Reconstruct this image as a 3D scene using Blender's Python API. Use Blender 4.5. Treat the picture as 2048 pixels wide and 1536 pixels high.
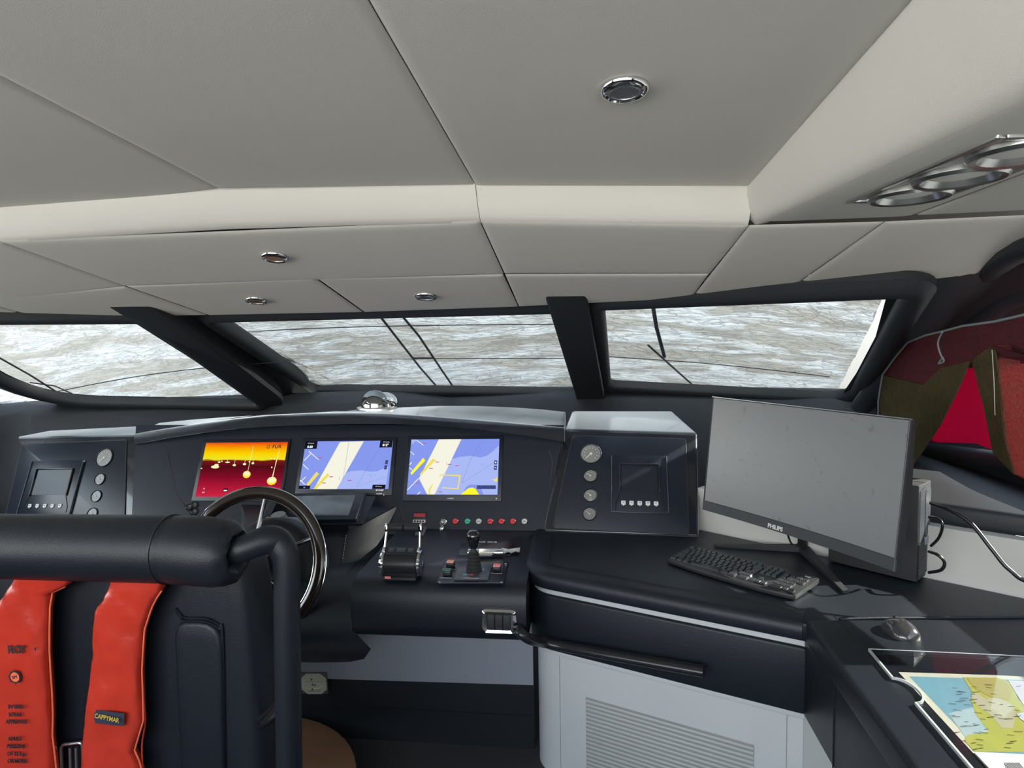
import bpy, bmesh, math, random
from mathutils import Vector as V, Matrix, noise

random.seed(7)
scn = bpy.context.scene
for o in list(bpy.data.objects):
    bpy.data.objects.remove(o)

# ---------------------------------------------------------------- camera
F = 1250.0
EYE = V((0, 0, 1.63))
PITCH = math.atan(88 / F); ROLL = 0.018; YAW = math.atan(142 / F)
fw = V((-math.sin(YAW) * math.cos(PITCH), math.cos(YAW) * math.cos(PITCH), -math.sin(PITCH))).normalized()
r0 = fw.cross(V((0, 0, 1))).normalized(); u0 = r0.cross(fw).normalized()
rt = (r0 * math.cos(ROLL) - u0 * math.sin(ROLL)); up = (u0 * math.cos(ROLL) + r0 * math.sin(ROLL))
cd = bpy.data.cameras.new('camera'); cam = bpy.data.objects.new('camera', cd); scn.collection.objects.link(cam)
cam.matrix_world = Matrix(((rt.x, up.x, -fw.x, EYE.x), (rt.y, up.y, -fw.y, EYE.y), (rt.z, up.z, -fw.z, EYE.z), (0, 0, 0, 1)))
cd.sensor_width = 36; cd.lens = 36 * F / 2048; cd.clip_start = 0.02; cd.clip_end = 200
scn.camera = cam

# ---------------------------------------------------------------- light
w = bpy.data.worlds.new('world'); scn.world = w; w.use_nodes = True
nt = w.node_tree; bg = nt.nodes['Background']
tc = nt.nodes.new('ShaderNodeTexCoord'); sx = nt.nodes.new('ShaderNodeSeparateXYZ'); cr = nt.nodes.new('ShaderNodeValToRGB')
mp = nt.nodes.new('ShaderNodeMapRange'); mp.inputs['From Min'].default_value = -1
nt.links.new(tc.outputs['Generated'], sx.inputs[0]); nt.links.new(sx.outputs['Z'], mp.inputs['Value'])
nt.links.new(mp.outputs[0], cr.inputs[0]); nt.links.new(cr.outputs[0], bg.inputs['Color'])
e = cr.color_ramp.elements
e[0].position = 0.0; e[0].color = (0.34, 0.34, 0.33, 1)
e[1].position = 1.0; e[1].color = (0.55, 0.72, 1.0, 1)
k = e.new(0.38); k.color = (0.75, 0.75, 0.73, 1)
k = e.new(0.52); k.color = (1.0, 0.98, 0.94, 1)
k = e.new(0.7); k.color = (0.75, 0.87, 1.0, 1)
vm = nt.nodes.new('ShaderNodeVectorMath'); vm.operation = 'DOT_PRODUCT'; vm.inputs[1].default_value = V((-0.80, -0.60, 0.0))
nt.links.new(tc.outputs['Generated'], vm.inputs[0])
ms = nt.nodes.new('ShaderNodeMapRange'); ms.inputs['From Min'].default_value = -0.2; ms.inputs['From Max'].default_value = 0.9
ms.inputs['To Min'].default_value = 1.6; ms.inputs['To Max'].default_value = 8.5
nt.links.new(vm.outputs['Value'], ms.inputs['Value']); nt.links.new(ms.outputs[0], bg.inputs['Strength'])
sd = bpy.data.lights.new('sun', 'SUN'); sun = bpy.data.objects.new('sun', sd); scn.collection.objects.link(sun)
sd.energy = 18.0; sd.angle = 0.012; sd.color = (1.0, 0.94, 0.84)
SUNDIR = V((0.82, 0.10, 0.50)).normalized()
sun.rotation_euler = SUNDIR.to_track_quat('Z', 'Y').to_euler()
sun.location = (6, 6, 6)
scn.view_settings.view_transform = 'Standard'; scn.view_settings.look = 'None'
scn.view_settings.gamma = 1; scn.view_settings.use_curve_mapping = False
scn.view_settings.exposure = 0.0


# ---------------------------------------------------------------- pixel -> place
def ray(px, py):
    return (fw * F + rt * (px - 1024) - up * (py - 768)).normalized()
def PY(px, py, Y):
    d = ray(px, py); return EYE + d * ((Y - EYE.y) / d.y)
def PX(px, py, X):
    d = ray(px, py); return EYE + d * ((X - EYE.x) / d.x)
def PZ(px, py, Z):
    d = ray(px, py); return EYE + d * ((Z - EYE.z) / d.z)
def PP(px, py, o, n):
    d = ray(px, py); return EYE + d * ((V(o) - EYE).dot(n) / d.dot(n))
def FR(o, x, y):
    o = V(o); x = V(x).normalized(); z = x.cross(V(y)).normalized(); y = z.cross(x)
    return Matrix(((x.x, y.x, z.x, o.x), (x.y, y.y, z.y, o.y), (x.z, y.z, z.z, o.z), (0, 0, 0, 1)))
def T(x, y, z): return Matrix.Translation((x, y, z))
def loc(M, px, py):
    n = M.to_3x3() @ V((0, 0, 1)); p = PP(px, py, M.to_translation(), n); return M.inverted() @ p
I4 = Matrix.Identity(4)


# ---------------------------------------------------------------- materials
MATS = {}
def mat(name, col, rough=0.5, metal=0.0, bump=0.0, bscale=300, var=0.0, vscale=6, coat=0.0, spec=0.5, emit=None, estr=1.0, sheen=0.0):
    m = bpy.data.materials.new(name); m.use_nodes = True; MATS[name] = m
    n = m.node_tree; b = n.nodes['Principled BSDF']
    b.inputs['Base Color'].default_value = (*col, 1); b.inputs['Roughness'].default_value = rough
    b.inputs['Metallic'].default_value = metal; b.inputs['Specular IOR Level'].default_value = spec
    b.inputs['Coat Weight'].default_value = coat; b.inputs['Coat Roughness'].default_value = 0.06
    if sheen:
        b.inputs['Sheen Weight'].default_value = sheen; b.inputs['Sheen Roughness'].default_value = 0.35; b.inputs['Sheen Tint'].default_value = (0.85, 0.93, 1.0, 1)
    if emit:
        b.inputs['Emission Color'].default_value = (*emit, 1); b.inputs['Emission Strength'].default_value = estr
    t = n.nodes.new('ShaderNodeTexCoord')
    if var:
        nz = n.nodes.new('ShaderNodeTexNoise'); nz.inputs['Scale'].default_value = vscale; nz.inputs['Detail'].default_value = 4
        n.links.new(t.outputs['Object'], nz.inputs['Vector'])
        mx = n.nodes.new('ShaderNodeMix'); mx.data_type = 'RGBA'; n.links.new(nz.outputs['Fac'], mx.inputs['Factor'])
        mx.inputs['A'].default_value = (*[c * (1 - var) for c in col], 1); mx.inputs['B'].default_value = (*[min(1, c * (1 + var)) for c in col], 1)
        n.links.new(mx.outputs['Result'], b.inputs['Base Color'])
    if bump:
        nb = n.nodes.new('ShaderNodeTexNoise'); nb.inputs['Scale'].default_value = bscale; nb.inputs['Detail'].default_value = 3
        n.links.new(t.outputs['Object'], nb.inputs['Vector'])
        bp = n.nodes.new('ShaderNodeBump'); bp.inputs['Strength'].default_value = bump; bp.inputs['Distance'].default_value = 0.002
        n.links.new(nb.outputs['Fac'], bp.inputs['Height']); n.links.new(bp.outputs[0], b.inputs['Normal'])
    return m

mat('headliner', (0.62, 0.60, 0.555), 0.85, bump=0.15, bscale=520, var=0.02)
mat('seam_shadow', (0.30, 0.29, 0.27), 0.9)
mat('black_leather', (0.008, 0.011, 0.017), 0.42, spec=0.4, bump=0.35, bscale=420, var=0.15, vscale=9)
mat('smooth_leather', (0.010, 0.012, 0.018), 0.24, coat=0.6, sheen=1.0, bump=0.10, bscale=420, var=0.15, vscale=9)
mat('black_vinyl', (0.006, 0.008, 0.012), 0.5, bump=0.1, bscale=500)
mat('dark_trim', (0.014, 0.017, 0.022), 0.55, bump=0.25, bscale=350, var=0.15)
mat('panel_laminate', (0.011, 0.015, 0.026), 0.30, bump=0.05, bscale=400)
mat('black_plastic', (0.013, 0.014, 0.017), 0.35)
mat('matte_plastic', (0.018, 0.019, 0.022), 0.6)
mat('gloss_rail', (0.014, 0.014, 0.016), 0.25)
mat('gloss_black', (0.008, 0.008, 0.010), 0.08, coat=1.0)
mat('dark_wood', (0.020, 0.013, 0.010), 0.18, var=0.5, vscale=60, coat=0.8)
mat('chrome', (0.78, 0.78, 0.78), 0.08, 1.0)
mat('smoked_dome', (0.22, 0.23, 0.23), 0.06, 0.85)
mat('brushed_steel', (0.55, 0.55, 0.54), 0.28, 1.0)
mat('shaded_white_paint', (0.25, 0.265, 0.30), 0.35)  # white paint with the shade under the deck put into its colour
mat('white_paint', (0.52, 0.53, 0.53), 0.30, var=0.02)
mat('white_wall', (0.50, 0.49, 0.46), 0.5, var=0.03)
mat('white_plastic', (0.75, 0.75, 0.72), 0.4)
mat('grey_plastic', (0.22, 0.25, 0.25), 0.5)
mat('rib_plastic', (0.06, 0.068, 0.08), 0.35)
mat('dial_grey', (0.21, 0.21, 0.20), 0.35, var=0.1, vscale=80)
mat('dial_mark', (0.60, 0.60, 0.55), 0.5)
mat('red_button', (0.50, 0.03, 0.04), 0.35, emit=(0.5, 0.03, 0.04), estr=0.25)
mat('green_button', (0.02, 0.30, 0.20), 0.35, emit=(0.02, 0.35, 0.22), estr=0.25)
mat('white_button', (0.55, 0.55, 0.53), 0.4)
mat('orange_button', (0.75, 0.33, 0.20), 0.4, emit=(0.8, 0.3, 0.18), estr=0.2)
mat('pink_button', (0.65, 0.20, 0.16), 0.4, emit=(0.7, 0.2, 0.16), estr=0.2)
mat('dark_green', (0.01, 0.12, 0.06), 0.3)
mat('print_white', (0.6, 0.6, 0.58), 0.6)
mat('print_black', (0.015, 0.015, 0.02), 0.7)
mat('print_gold', (0.62, 0.42, 0.05), 0.6)
mat('navy_label', (0.02, 0.025, 0.045), 0.7)
mat('life_red', (0.52, 0.035, 0.018), 0.30, bump=1.0, bscale=22, var=0.15, vscale=14, coat=0.25)
mat('life_edge', (0.90, 0.18, 0.08), 0.4)
mat('vial_yellow', (0.62, 0.60, 0.30), 0.1, coat=1)
mat('plate_cream', (0.46, 0.46, 0.40), 0.4)
mat('bronze_corner', (0.09, 0.065, 0.06), 0.5)
mat('teak', (0.23, 0.115, 0.06), 0.5, var=0.3, vscale=12)
mat('wiper_dark', (0.012, 0.02, 0.028), 0.6)
mat('cable_black', (0.012, 0.013, 0.016), 0.3)
mat('deck_floor', (0.03, 0.03, 0.032), 0.7, bump=0.2, bscale=120)
mat('carpet_grey', (0.35, 0.33, 0.30), 0.95, bump=0.3, bscale=200)
mat('bag_plastic', (0.55, 0.52, 0.48), 0.15, bump=0.8, bscale=60, coat=1, var=0.4, vscale=40)
mat('paper_white', (0.80, 0.80, 0.80), 0.8)
mat('lamp_lens', (0.80, 0.78, 0.74), 0.6, var=0.1, vscale=60)
mat('red_digits', (0.2, 0.01, 0.02), 0.4, emit=(0.9, 0.05, 0.1), estr=0.12)

mat('gloss_panel', (0.010, 0.013, 0.022), 0.38)
for nm, c in (('chart_paper', (.58, .56, .45)), ('chart_sea', (.15, .33, .41)), ('chart_shallow', (.34, .46, .48)), ('chart_land', (.38, .38, .07)), ('chart_highland', (.42, .40, .27)), ('chart_olive', (.35, .31, .09)), ('chart_lilac', (.52, .50, .55)), ('chart_sealight', (.50, .55, .60))):
    mat(nm, c, .6, var=.12, vscale=30)
mat('sunlit_glass_edge', (.40, .43, .43), .15, coat=1); mat('seam_black', (.004, .004, .005), .8)
mat('mouse_grey', (.03, .03, .032), .16, coat=.7)
def smudge_mats():
    m = mat('monitor_screen', (.13, .135, .145), .30, spec=.8)
    n = m.node_tree; b_ = n.nodes['Principled BSDF']; L = n.links.new
    tc = n.nodes.new('ShaderNodeTexCoord'); v = n.nodes.new('ShaderNodeTexNoise'); v.inputs['Scale'].default_value = 30; v.inputs['Detail'].default_value = 2; L(tc.outputs['Object'], v.inputs['Vector'])
    cr = n.nodes.new('ShaderNodeValToRGB'); cr.color_ramp.elements[0].position = .66; cr.color_ramp.elements[1].position = .76
    cr.color_ramp.elements[0].color = (.13, .135, .145, 1); cr.color_ramp.elements[1].color = (.085, .085, .09, 1); L(v.outputs['Fac'], cr.inputs[0]); L(cr.outputs[0], b_.inputs['Base Color'])
smudge_mats()
MATS['monitor_screen'].node_tree.nodes['Principled BSDF'].inputs['Coat Weight'].default_value = 1.0
MATS['monitor_screen'].node_tree.nodes['Principled BSDF'].inputs['Coat Roughness'].default_value = 0.42
mat('monitor_chin', (.035, .038, .042), .45)
mat('keyboard_black', (.016, .017, .019), .45); mat('key_black', (.022, .023, .026), .38)

def glassy(name, tint, rough, fac_lo=0.04, fac_hi=0.9):
    m = bpy.data.materials.new(name); m.use_nodes = True; MATS[name] = m
    n = m.node_tree; n.nodes.clear()
    out = n.nodes.new('ShaderNodeOutputMaterial'); tr = n.nodes.new('ShaderNodeBsdfTransparent'); tr.inputs[0].default_value = (*tint, 1)
    gl = n.nodes.new('ShaderNodeBsdfGlossy'); gl.inputs['Roughness'].default_value = rough
    lw = n.nodes.new('ShaderNodeLayerWeight'); pw = n.nodes.new('ShaderNodeMath'); pw.operation = 'POWER'; pw.inputs[1].default_value = 5
    n.links.new(lw.outputs['Facing'], pw.inputs[0]); lw.inputs[0].default_value = 0.5
    fr = n.nodes.new('ShaderNodeMath'); fr.operation = 'MULTIPLY_ADD'; fr.inputs[1].default_value = fac_hi; fr.inputs[2].default_value = fac_lo
    n.links.new(pw.outputs[0], fr.inputs[0])
    mx = n.nodes.new('ShaderNodeMixShader')
    n.links.new(fr.outputs[0], mx.inputs[0]); n.links.new(tr.outputs[0], mx.inputs[1]); n.links.new(gl.outputs[0], mx.inputs[2])
    n.links.new(mx.outputs[0], out.inputs[0]); return m
glassy('window_glass', (0.93, 0.95, 0.94), 0.02)
glassy('clear_plate', (0.90, 0.91, 0.92), 0.03)
glassy('dome_glass', (0.75, 0.78, 0.80), 0.02)

def emission(name, col, s=1.0):
    m = bpy.data.materials.new(name); m.use_nodes = True; MATS[name] = m
    n = m.node_tree; n.nodes.clear(); out = n.nodes.new('ShaderNodeOutputMaterial'); em = n.nodes.new('ShaderNodeEmission')
    em.inputs[0].default_value = (*col, 1); em.inputs[1].default_value = s; n.links.new(em.outputs[0], out.inputs[0]); return m
emission('scr_blue', (0.24, 0.32, 0.85)); emission('scr_light', (0.40, 0.49, 0.92)); emission('scr_cream', (0.92, 0.90, 0.76))
emission('scr_white', (1, 1, 1)); emission('scr_yellow', (0.86, 0.76, 0.12)); emission('scr_brightyellow', (1.0, 0.95, 0.03))
emission('scr_black', (0.008, 0.010, 0.018)); emission('scr_slate', (0.05, 0.07, 0.22)); emission('scr_line', (0.22, 0.22, 0.42))
emission('scr_red', (0.6, 0.08, 0.25)); emission('scr_hot', (1.0, 0.92, 0.50)); emission('scr_hotyellow', (0.95, 0.75, 0.05))

def thermal():
    m = bpy.data.materials.new('scr_thermal'); m.use_nodes = True; MATS['scr_thermal'] = m
    n = m.node_tree; n.nodes.clear(); L = n.links.new
    out = n.nodes.new('ShaderNodeOutputMaterial'); em = n.nodes.new('ShaderNodeEmission'); L(em.outputs[0], out.inputs[0])
    tc = n.nodes.new('ShaderNodeTexCoord'); sp = n.nodes.new('ShaderNodeSeparateXYZ'); L(tc.outputs['Generated'], sp.inputs[0])
    ns = n.nodes.new('ShaderNodeTexNoise'); ns.inputs['Scale'].default_value = 5; ns.inputs['Detail'].default_value = 5
    ma = n.nodes.new('ShaderNodeMapping'); ma.inputs['Scale'].default_value = (1, 1, 7); L(tc.outputs['Generated'], ma.inputs[0]); L(ma.outputs[0], ns.inputs['Vector'])
    a = n.nodes.new('ShaderNodeMath'); a.operation = 'MULTIPLY_ADD'; L(ns.outputs['Fac'], a.inputs[0]); a.inputs[1].default_value = 0.07
    s2 = n.nodes.new('ShaderNodeMath'); s2.operation = 'SUBTRACT'; L(sp.outputs['Z'], s2.inputs[0]); s2.inputs[1].default_value = 0.035
    L(s2.outputs[0], a.inputs[2])
    cr = n.nodes.new('ShaderNodeValToRGB'); L(a.outputs[0], cr.inputs[0]); L(cr.outputs[0], em.inputs[0])
    e = cr.color_ramp.elements; e[0].position = 0; e[0].color = (0.62, 0.02, 0.06, 1); e[1].position = 1; e[1].color = (0.75, 0.03, 0.01, 1)
    for p, c in ((0.15, (0.45, 0.01, 0.04)), (0.35, (0.22, 0.004, 0.02)), (0.55, (0.08, 0.004, 0.008)), (0.655, (0.20, 0.01, 0.01)), (0.672, (0.85, 0.80, 0.02)), (0.78, (0.95, 0.66, 0.0)), (0.9, (0.95, 0.30, 0.0))):
        k = e.new(p); k.color = (*c, 1)
thermal()

def clothmat(name, c1, c2, trans, scale, bumpd=0.01, rough=0.5, tw=0.5, crease_shade=1.0, weave=0.0):
    m = bpy.data.materials.new(name); m.use_nodes = True; MATS[name] = m
    n = m.node_tree; n.nodes.clear(); L = n.links.new
    out = n.nodes.new('ShaderNodeOutputMaterial')
    tc = n.nodes.new('ShaderNodeTexCoord')
    ma = n.nodes.new('ShaderNodeMapping'); ma.inputs['Scale'].default_value = scale; L(tc.outputs['Object'], ma.inputs[0])
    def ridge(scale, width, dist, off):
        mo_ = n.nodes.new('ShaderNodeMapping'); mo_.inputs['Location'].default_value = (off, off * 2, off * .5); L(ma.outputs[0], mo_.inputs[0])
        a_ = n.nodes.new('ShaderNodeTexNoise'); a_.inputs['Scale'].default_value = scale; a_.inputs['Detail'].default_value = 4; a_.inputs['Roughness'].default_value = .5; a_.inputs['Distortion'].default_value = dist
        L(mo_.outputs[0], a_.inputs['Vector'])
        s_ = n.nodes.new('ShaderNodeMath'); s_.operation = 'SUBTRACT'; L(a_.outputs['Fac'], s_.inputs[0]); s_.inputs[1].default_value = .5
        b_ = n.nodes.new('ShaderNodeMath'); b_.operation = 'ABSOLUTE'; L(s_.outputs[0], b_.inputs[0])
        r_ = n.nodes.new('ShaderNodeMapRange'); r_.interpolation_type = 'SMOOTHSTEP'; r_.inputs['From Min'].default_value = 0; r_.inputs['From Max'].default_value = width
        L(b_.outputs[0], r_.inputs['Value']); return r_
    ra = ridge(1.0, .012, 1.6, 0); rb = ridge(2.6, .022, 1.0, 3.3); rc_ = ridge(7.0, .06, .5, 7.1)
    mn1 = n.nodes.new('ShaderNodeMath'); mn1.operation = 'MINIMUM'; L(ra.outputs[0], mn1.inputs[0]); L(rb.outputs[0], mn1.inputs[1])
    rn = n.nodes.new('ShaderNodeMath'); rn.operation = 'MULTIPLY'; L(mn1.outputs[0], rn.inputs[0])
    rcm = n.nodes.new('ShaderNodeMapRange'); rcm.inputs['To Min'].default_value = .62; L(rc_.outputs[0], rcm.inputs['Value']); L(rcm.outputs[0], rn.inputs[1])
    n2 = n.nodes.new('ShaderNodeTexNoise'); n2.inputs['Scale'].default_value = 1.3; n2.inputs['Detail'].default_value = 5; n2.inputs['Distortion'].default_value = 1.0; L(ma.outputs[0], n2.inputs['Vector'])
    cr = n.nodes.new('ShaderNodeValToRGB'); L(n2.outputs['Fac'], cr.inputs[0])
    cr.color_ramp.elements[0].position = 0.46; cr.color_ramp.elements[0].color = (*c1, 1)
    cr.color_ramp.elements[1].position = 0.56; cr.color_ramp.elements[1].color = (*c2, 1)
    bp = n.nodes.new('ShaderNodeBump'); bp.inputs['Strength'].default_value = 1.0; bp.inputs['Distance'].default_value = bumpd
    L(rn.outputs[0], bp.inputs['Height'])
    cz = n.nodes.new('ShaderNodeMapRange'); cz.inputs['To Min'].default_value = crease_shade; cz.inputs['To Max'].default_value = 1.0  # fold shading put into the cloth colour as darker crease lines
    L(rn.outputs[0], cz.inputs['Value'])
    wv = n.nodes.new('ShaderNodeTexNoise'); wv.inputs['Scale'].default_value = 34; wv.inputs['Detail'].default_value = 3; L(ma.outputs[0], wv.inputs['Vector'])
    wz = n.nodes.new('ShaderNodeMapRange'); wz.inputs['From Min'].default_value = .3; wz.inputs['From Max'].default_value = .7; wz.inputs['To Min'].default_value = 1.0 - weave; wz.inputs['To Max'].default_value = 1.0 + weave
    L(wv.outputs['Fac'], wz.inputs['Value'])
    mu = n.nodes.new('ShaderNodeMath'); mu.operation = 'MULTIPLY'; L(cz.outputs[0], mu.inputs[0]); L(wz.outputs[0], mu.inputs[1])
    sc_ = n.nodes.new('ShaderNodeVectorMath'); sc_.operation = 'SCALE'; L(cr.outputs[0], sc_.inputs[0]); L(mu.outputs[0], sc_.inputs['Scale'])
    df = n.nodes.new('ShaderNodeBsdfDiffuse'); t = n.nodes.new('ShaderNodeBsdfTranslucent'); mx = n.nodes.new('ShaderNodeMixShader'); mx.inputs[0].default_value = trans
    for q in (df, t):
        L(sc_.outputs[0], q.inputs[0]); L(bp.outputs[0], q.inputs['Normal'])
    L(df.outputs[0], mx.inputs[1]); L(t.outputs[0], mx.inputs[2])
    tp = n.nodes.new('ShaderNodeBsdfTransparent'); m2 = n.nodes.new('ShaderNodeMixShader'); m2.inputs[0].default_value = tw
    L(mx.outputs[0], m2.inputs[1]); L(tp.outputs[0], m2.inputs[2]); L(m2.outputs[0], out.inputs[0])
    return m
clothmat('cover_cloth', (0.19, 0.185, 0.17), (0.36, 0.39, 0.41), 0.6, (1.1, 4.2, 5.0), 0.03, tw=0.20, crease_shade=0.50, weave=0.16)
clothmat('shade_crimson', (0.42, 0.028, 0.12), (0.38, 0.032, 0.11), 0.6, (60, 60, 60), 0.002, tw=0.0)
clothmat('shade_orange', (0.36, 0.10, 0.085), (0.36, 0.085, 0.085), 0.4, (40, 40, 40), 0.002, tw=0.0)
clothmat('shade_olive', (0.10, 0.085, 0.045), (0.12, 0.09, 0.05), 0.25, (12, 12, 12), 0.002, tw=0.0)
clothmat('shade_maroon', (0.13, 0.035, 0.045), (0.11, 0.04, 0.045), 0.2, (12, 12, 12), 0.002, tw=0.0)
mat('shade_binding', (0.20, 0.24, 0.26), 0.6)


# ---------------------------------------------------------------- mesh helpers
def nb(): return bmesh.new()
def mk(name, bm, m, parent=None, angle=38, recalc=True, local=False):
    if recalc: bmesh.ops.recalc_face_normals(bm, faces=bm.faces[:])
    me = bpy.data.meshes.new(name)
    bm.to_mesh(me); bm.free()
    for mm in (m if isinstance(m, (list, tuple)) else [m]): me.materials.append(MATS[mm])
    for p in me.polygons: p.use_smooth = True
    me.set_sharp_from_angle(angle=math.radians(angle))
    o = bpy.data.objects.new(name, me); scn.collection.objects.link(o)
    if parent is not None:
        o.parent = parent
        if not local:
            q = parent; off = V((0, 0, 0))
            while q is not None: off += q.location; q = q.parent
            me.transform(Matrix.Translation(-off))
    elif not local:                      # put the origin at the middle of the base
        xs = [v.co for v in me.vertices]
        c = V((sum(p.x for p in xs) / len(xs), sum(p.y for p in xs) / len(xs), min(p.z for p in xs)))
        me.transform(Matrix.Translation(-c)); o.location = c
    return o
def tag(o, label, cat, group=None, kind=None):
    if label: o['label'] = label
    if cat: o['category'] = cat
    if group: o['group'] = group
    if kind: o['kind'] = kind
    return o
def thing(name, label, cat, at, group=None):
    o = bpy.data.objects.new(name, None); scn.collection.objects.link(o); o.location = V(at); o.empty_display_size = 0.05
    return tag(o, label, cat, group)
def struct(o): o['kind'] = 'structure'; return o
def lab(o, s): o['label'] = s; return o

def merge(bm, src, mi=None):
    if mi is not None:
        for f in src.faces: f.material_index = mi
    me = bpy.data.meshes.new('tmp'); src.to_mesh(me); src.free(); bm.from_mesh(me); bpy.data.meshes.remove(me)
def bev(bm, wd, seg=2, ang=25):
    es = [e for e in bm.edges if len(e.link_faces) == 2 and e.calc_face_angle(0) > math.radians(ang)]
    bmesh.ops.bevel(bm, geom=es, offset=wd, segments=seg, affect='EDGES', profile=0.5, clamp_overlap=True)
def box(bm, M, sx, sy, sz, c=(0, 0, 0), r=0, seg=2, mi=None):
    t = nb(); bmesh.ops.create_cube(t, size=1, matrix=Matrix.Diagonal((sx, sy, sz, 1)))
    if r: bev(t, r, seg)
    bmesh.ops.transform(t, matrix=M @ T(*c), verts=t.verts[:]); merge(bm, t, mi)
def cyl(bm, M, r, h, n=24, r2=None, mi=None, bv=0):
    t = nb(); bmesh.ops.create_cone(t, cap_ends=True, segments=n, radius1=r, radius2=r if r2 is None else r2, depth=h, matrix=T(0, 0, h / 2))
    if bv: bev(t, bv, 2, 40)
    bmesh.ops.transform(t, matrix=M, verts=t.verts[:]); merge(bm, t, mi)
def prism(bm, pts, vec, r=0, seg=2, mi=None, M=None):
    t = nb(); vs = [t.verts.new(V(p)) for p in pts]; f = t.faces.new(vs)
    ex = bmesh.ops.extrude_face_region(t, geom=[f]); bmesh.ops.translate(t, vec=V(vec), verts=[v for v in ex['geom'] if isinstance(v, bmesh.types.BMVert)])
    bmesh.ops.recalc_face_normals(t, faces=t.faces[:])
    if r: bev(t, r, seg)
    if M: bmesh.ops.transform(t, matrix=M, verts=t.verts[:])
    merge(bm, t, mi)
def face(bm, pts, mi=0, M=None):
    vs = [bm.verts.new((M @ V(p)) if M else V(p)) for p in pts]; f = bm.faces.new(vs); f.material_index = mi; return f
def loft(bm, secs, closed=True, caps=True, mi=0, loop=False):
    rows = [[bm.verts.new(V(p)) for p in s] for s in secs]; n = len(rows[0])
    R = len(rows) if loop else len(rows) - 1
    for i in range(R):
        a = rows[i]; b = rows[(i + 1) % len(rows)]
        for j in range(n if closed else n - 1):
            f = bm.faces.new((a[j], a[(j + 1) % n], b[(j + 1) % n], b[j])); f.material_index = mi
    if caps and closed and not loop:
        for q in (rows[0], rows[-1]):
            f = bm.faces.new(q); f.material_index = mi
def tube(bm, pts, r, n=12, mi=0, loop=False, flat=1.0, upv=None):
    pts = [V(p) for p in pts]; N = len(pts); secs = []; prev = None
    for i, p in enumerate(pts):
        a = pts[(i - 1) % N] if (i > 0 or loop) else p; b = pts[(i + 1) % N] if (i < N - 1 or loop) else p
        t = (b - a).normalized()
        if prev is None:
            g = upv and V(upv) or (V((0, 0, 1)) if abs(t.z) < 0.9 else V((1, 0, 0)))
            prev = (g - t * g.dot(t)).normalized()
        else: prev = (prev - t * prev.dot(t)).normalized()
        s = t.cross(prev); rr = r[i] if isinstance(r, (list, tuple)) else r
        secs.append([p + prev * (math.cos(q) * rr * flat) + s * (math.sin(q) * rr) for q in [2 * math.pi * j / n for j in range(n)]])
    loft(bm, secs, True, True, mi, loop)
def spline(pts, k=6, loop=False):
    pts = [V(p) for p in pts]; out = []; N = len(pts)
    R = N if loop else N - 1
    for i in range(R):
        g = lambda j: pts[j % N] if loop else pts[max(0, min(N - 1, j))]
        a, b, c, d = g(i - 1), g(i), g(i + 1), g(i + 2)
        for s in range(k):
            t = s / k; out.append(0.5 * ((2 * b) + (c - a) * t + (2 * a - 5 * b + 4 * c - d) * t * t + (3 * b - a - 3 * c + d) * t ** 3))
    if not loop: out.append(pts[-1])
    return out
def lathe(bm, M, prof, n=32, mi=0):
    secs = [[M @ V((math.cos(q) * r, math.sin(q) * r, h)) for q in [2 * math.pi * j / n for j in range(n)]] for r, h in prof]
    loft(bm, secs, True, True, mi)
def rpoly(pts, rad, seg=5):
    """round the corners of a 2-D or 3-D polygon"""
    out = []; N = len(pts); pts = [V(p) for p in pts]
    for i, p in enumerate(pts):
        r = rad[i] if isinstance(rad, (list, tuple)) else rad
        a = (pts[i - 1] - p); b = (pts[(i + 1) % N] - p)
        if r <= 0: out.append(p); continue
        da = min(r, a.length * 0.48); db = min(r, b.length * 0.48)
        A = p + a.normalized() * da; B = p + b.normalized() * db
        for s in range(seg + 1):
            t = s / seg; out.append(A * (1 - t) ** 2 + p * (2 * t * (1 - t)) + B * t * t)
    return out
def text(s, M, size, m, parent, name='lettering', align='CENTER', ext=0.0003, sx=1.0, bold=0.0, shear=0.0):
    c = bpy.data.curves.new('t', 'FONT'); c.body = s; c.size = size; c.align_x = align; c.align_y = 'CENTER'; c.extrude = ext; c.offset = bold; c.shear = shear; c.resolution_u = 3
    o = bpy.data.objects.new('t', c); scn.collection.objects.link(o)
    dg = bpy.context.evaluated_depsgraph_get(); me = bpy.data.meshes.new_from_object(o.evaluated_get(dg))
    bpy.data.objects.remove(o); bpy.data.curves.remove(c)
    bm = nb(); bm.from_mesh(me); bpy.data.meshes.remove(me)
    bmesh.ops.transform(bm, matrix=M @ Matrix.Diagonal((sx, 1, 1, 1)), verts=bm.verts[:])
    for f in bm.faces: f.material_index = 0
    return mk(name, bm, m, parent, recalc=False)
def lerp(a, b, t): return V(a) * (1 - t) + V(b) * t
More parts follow.
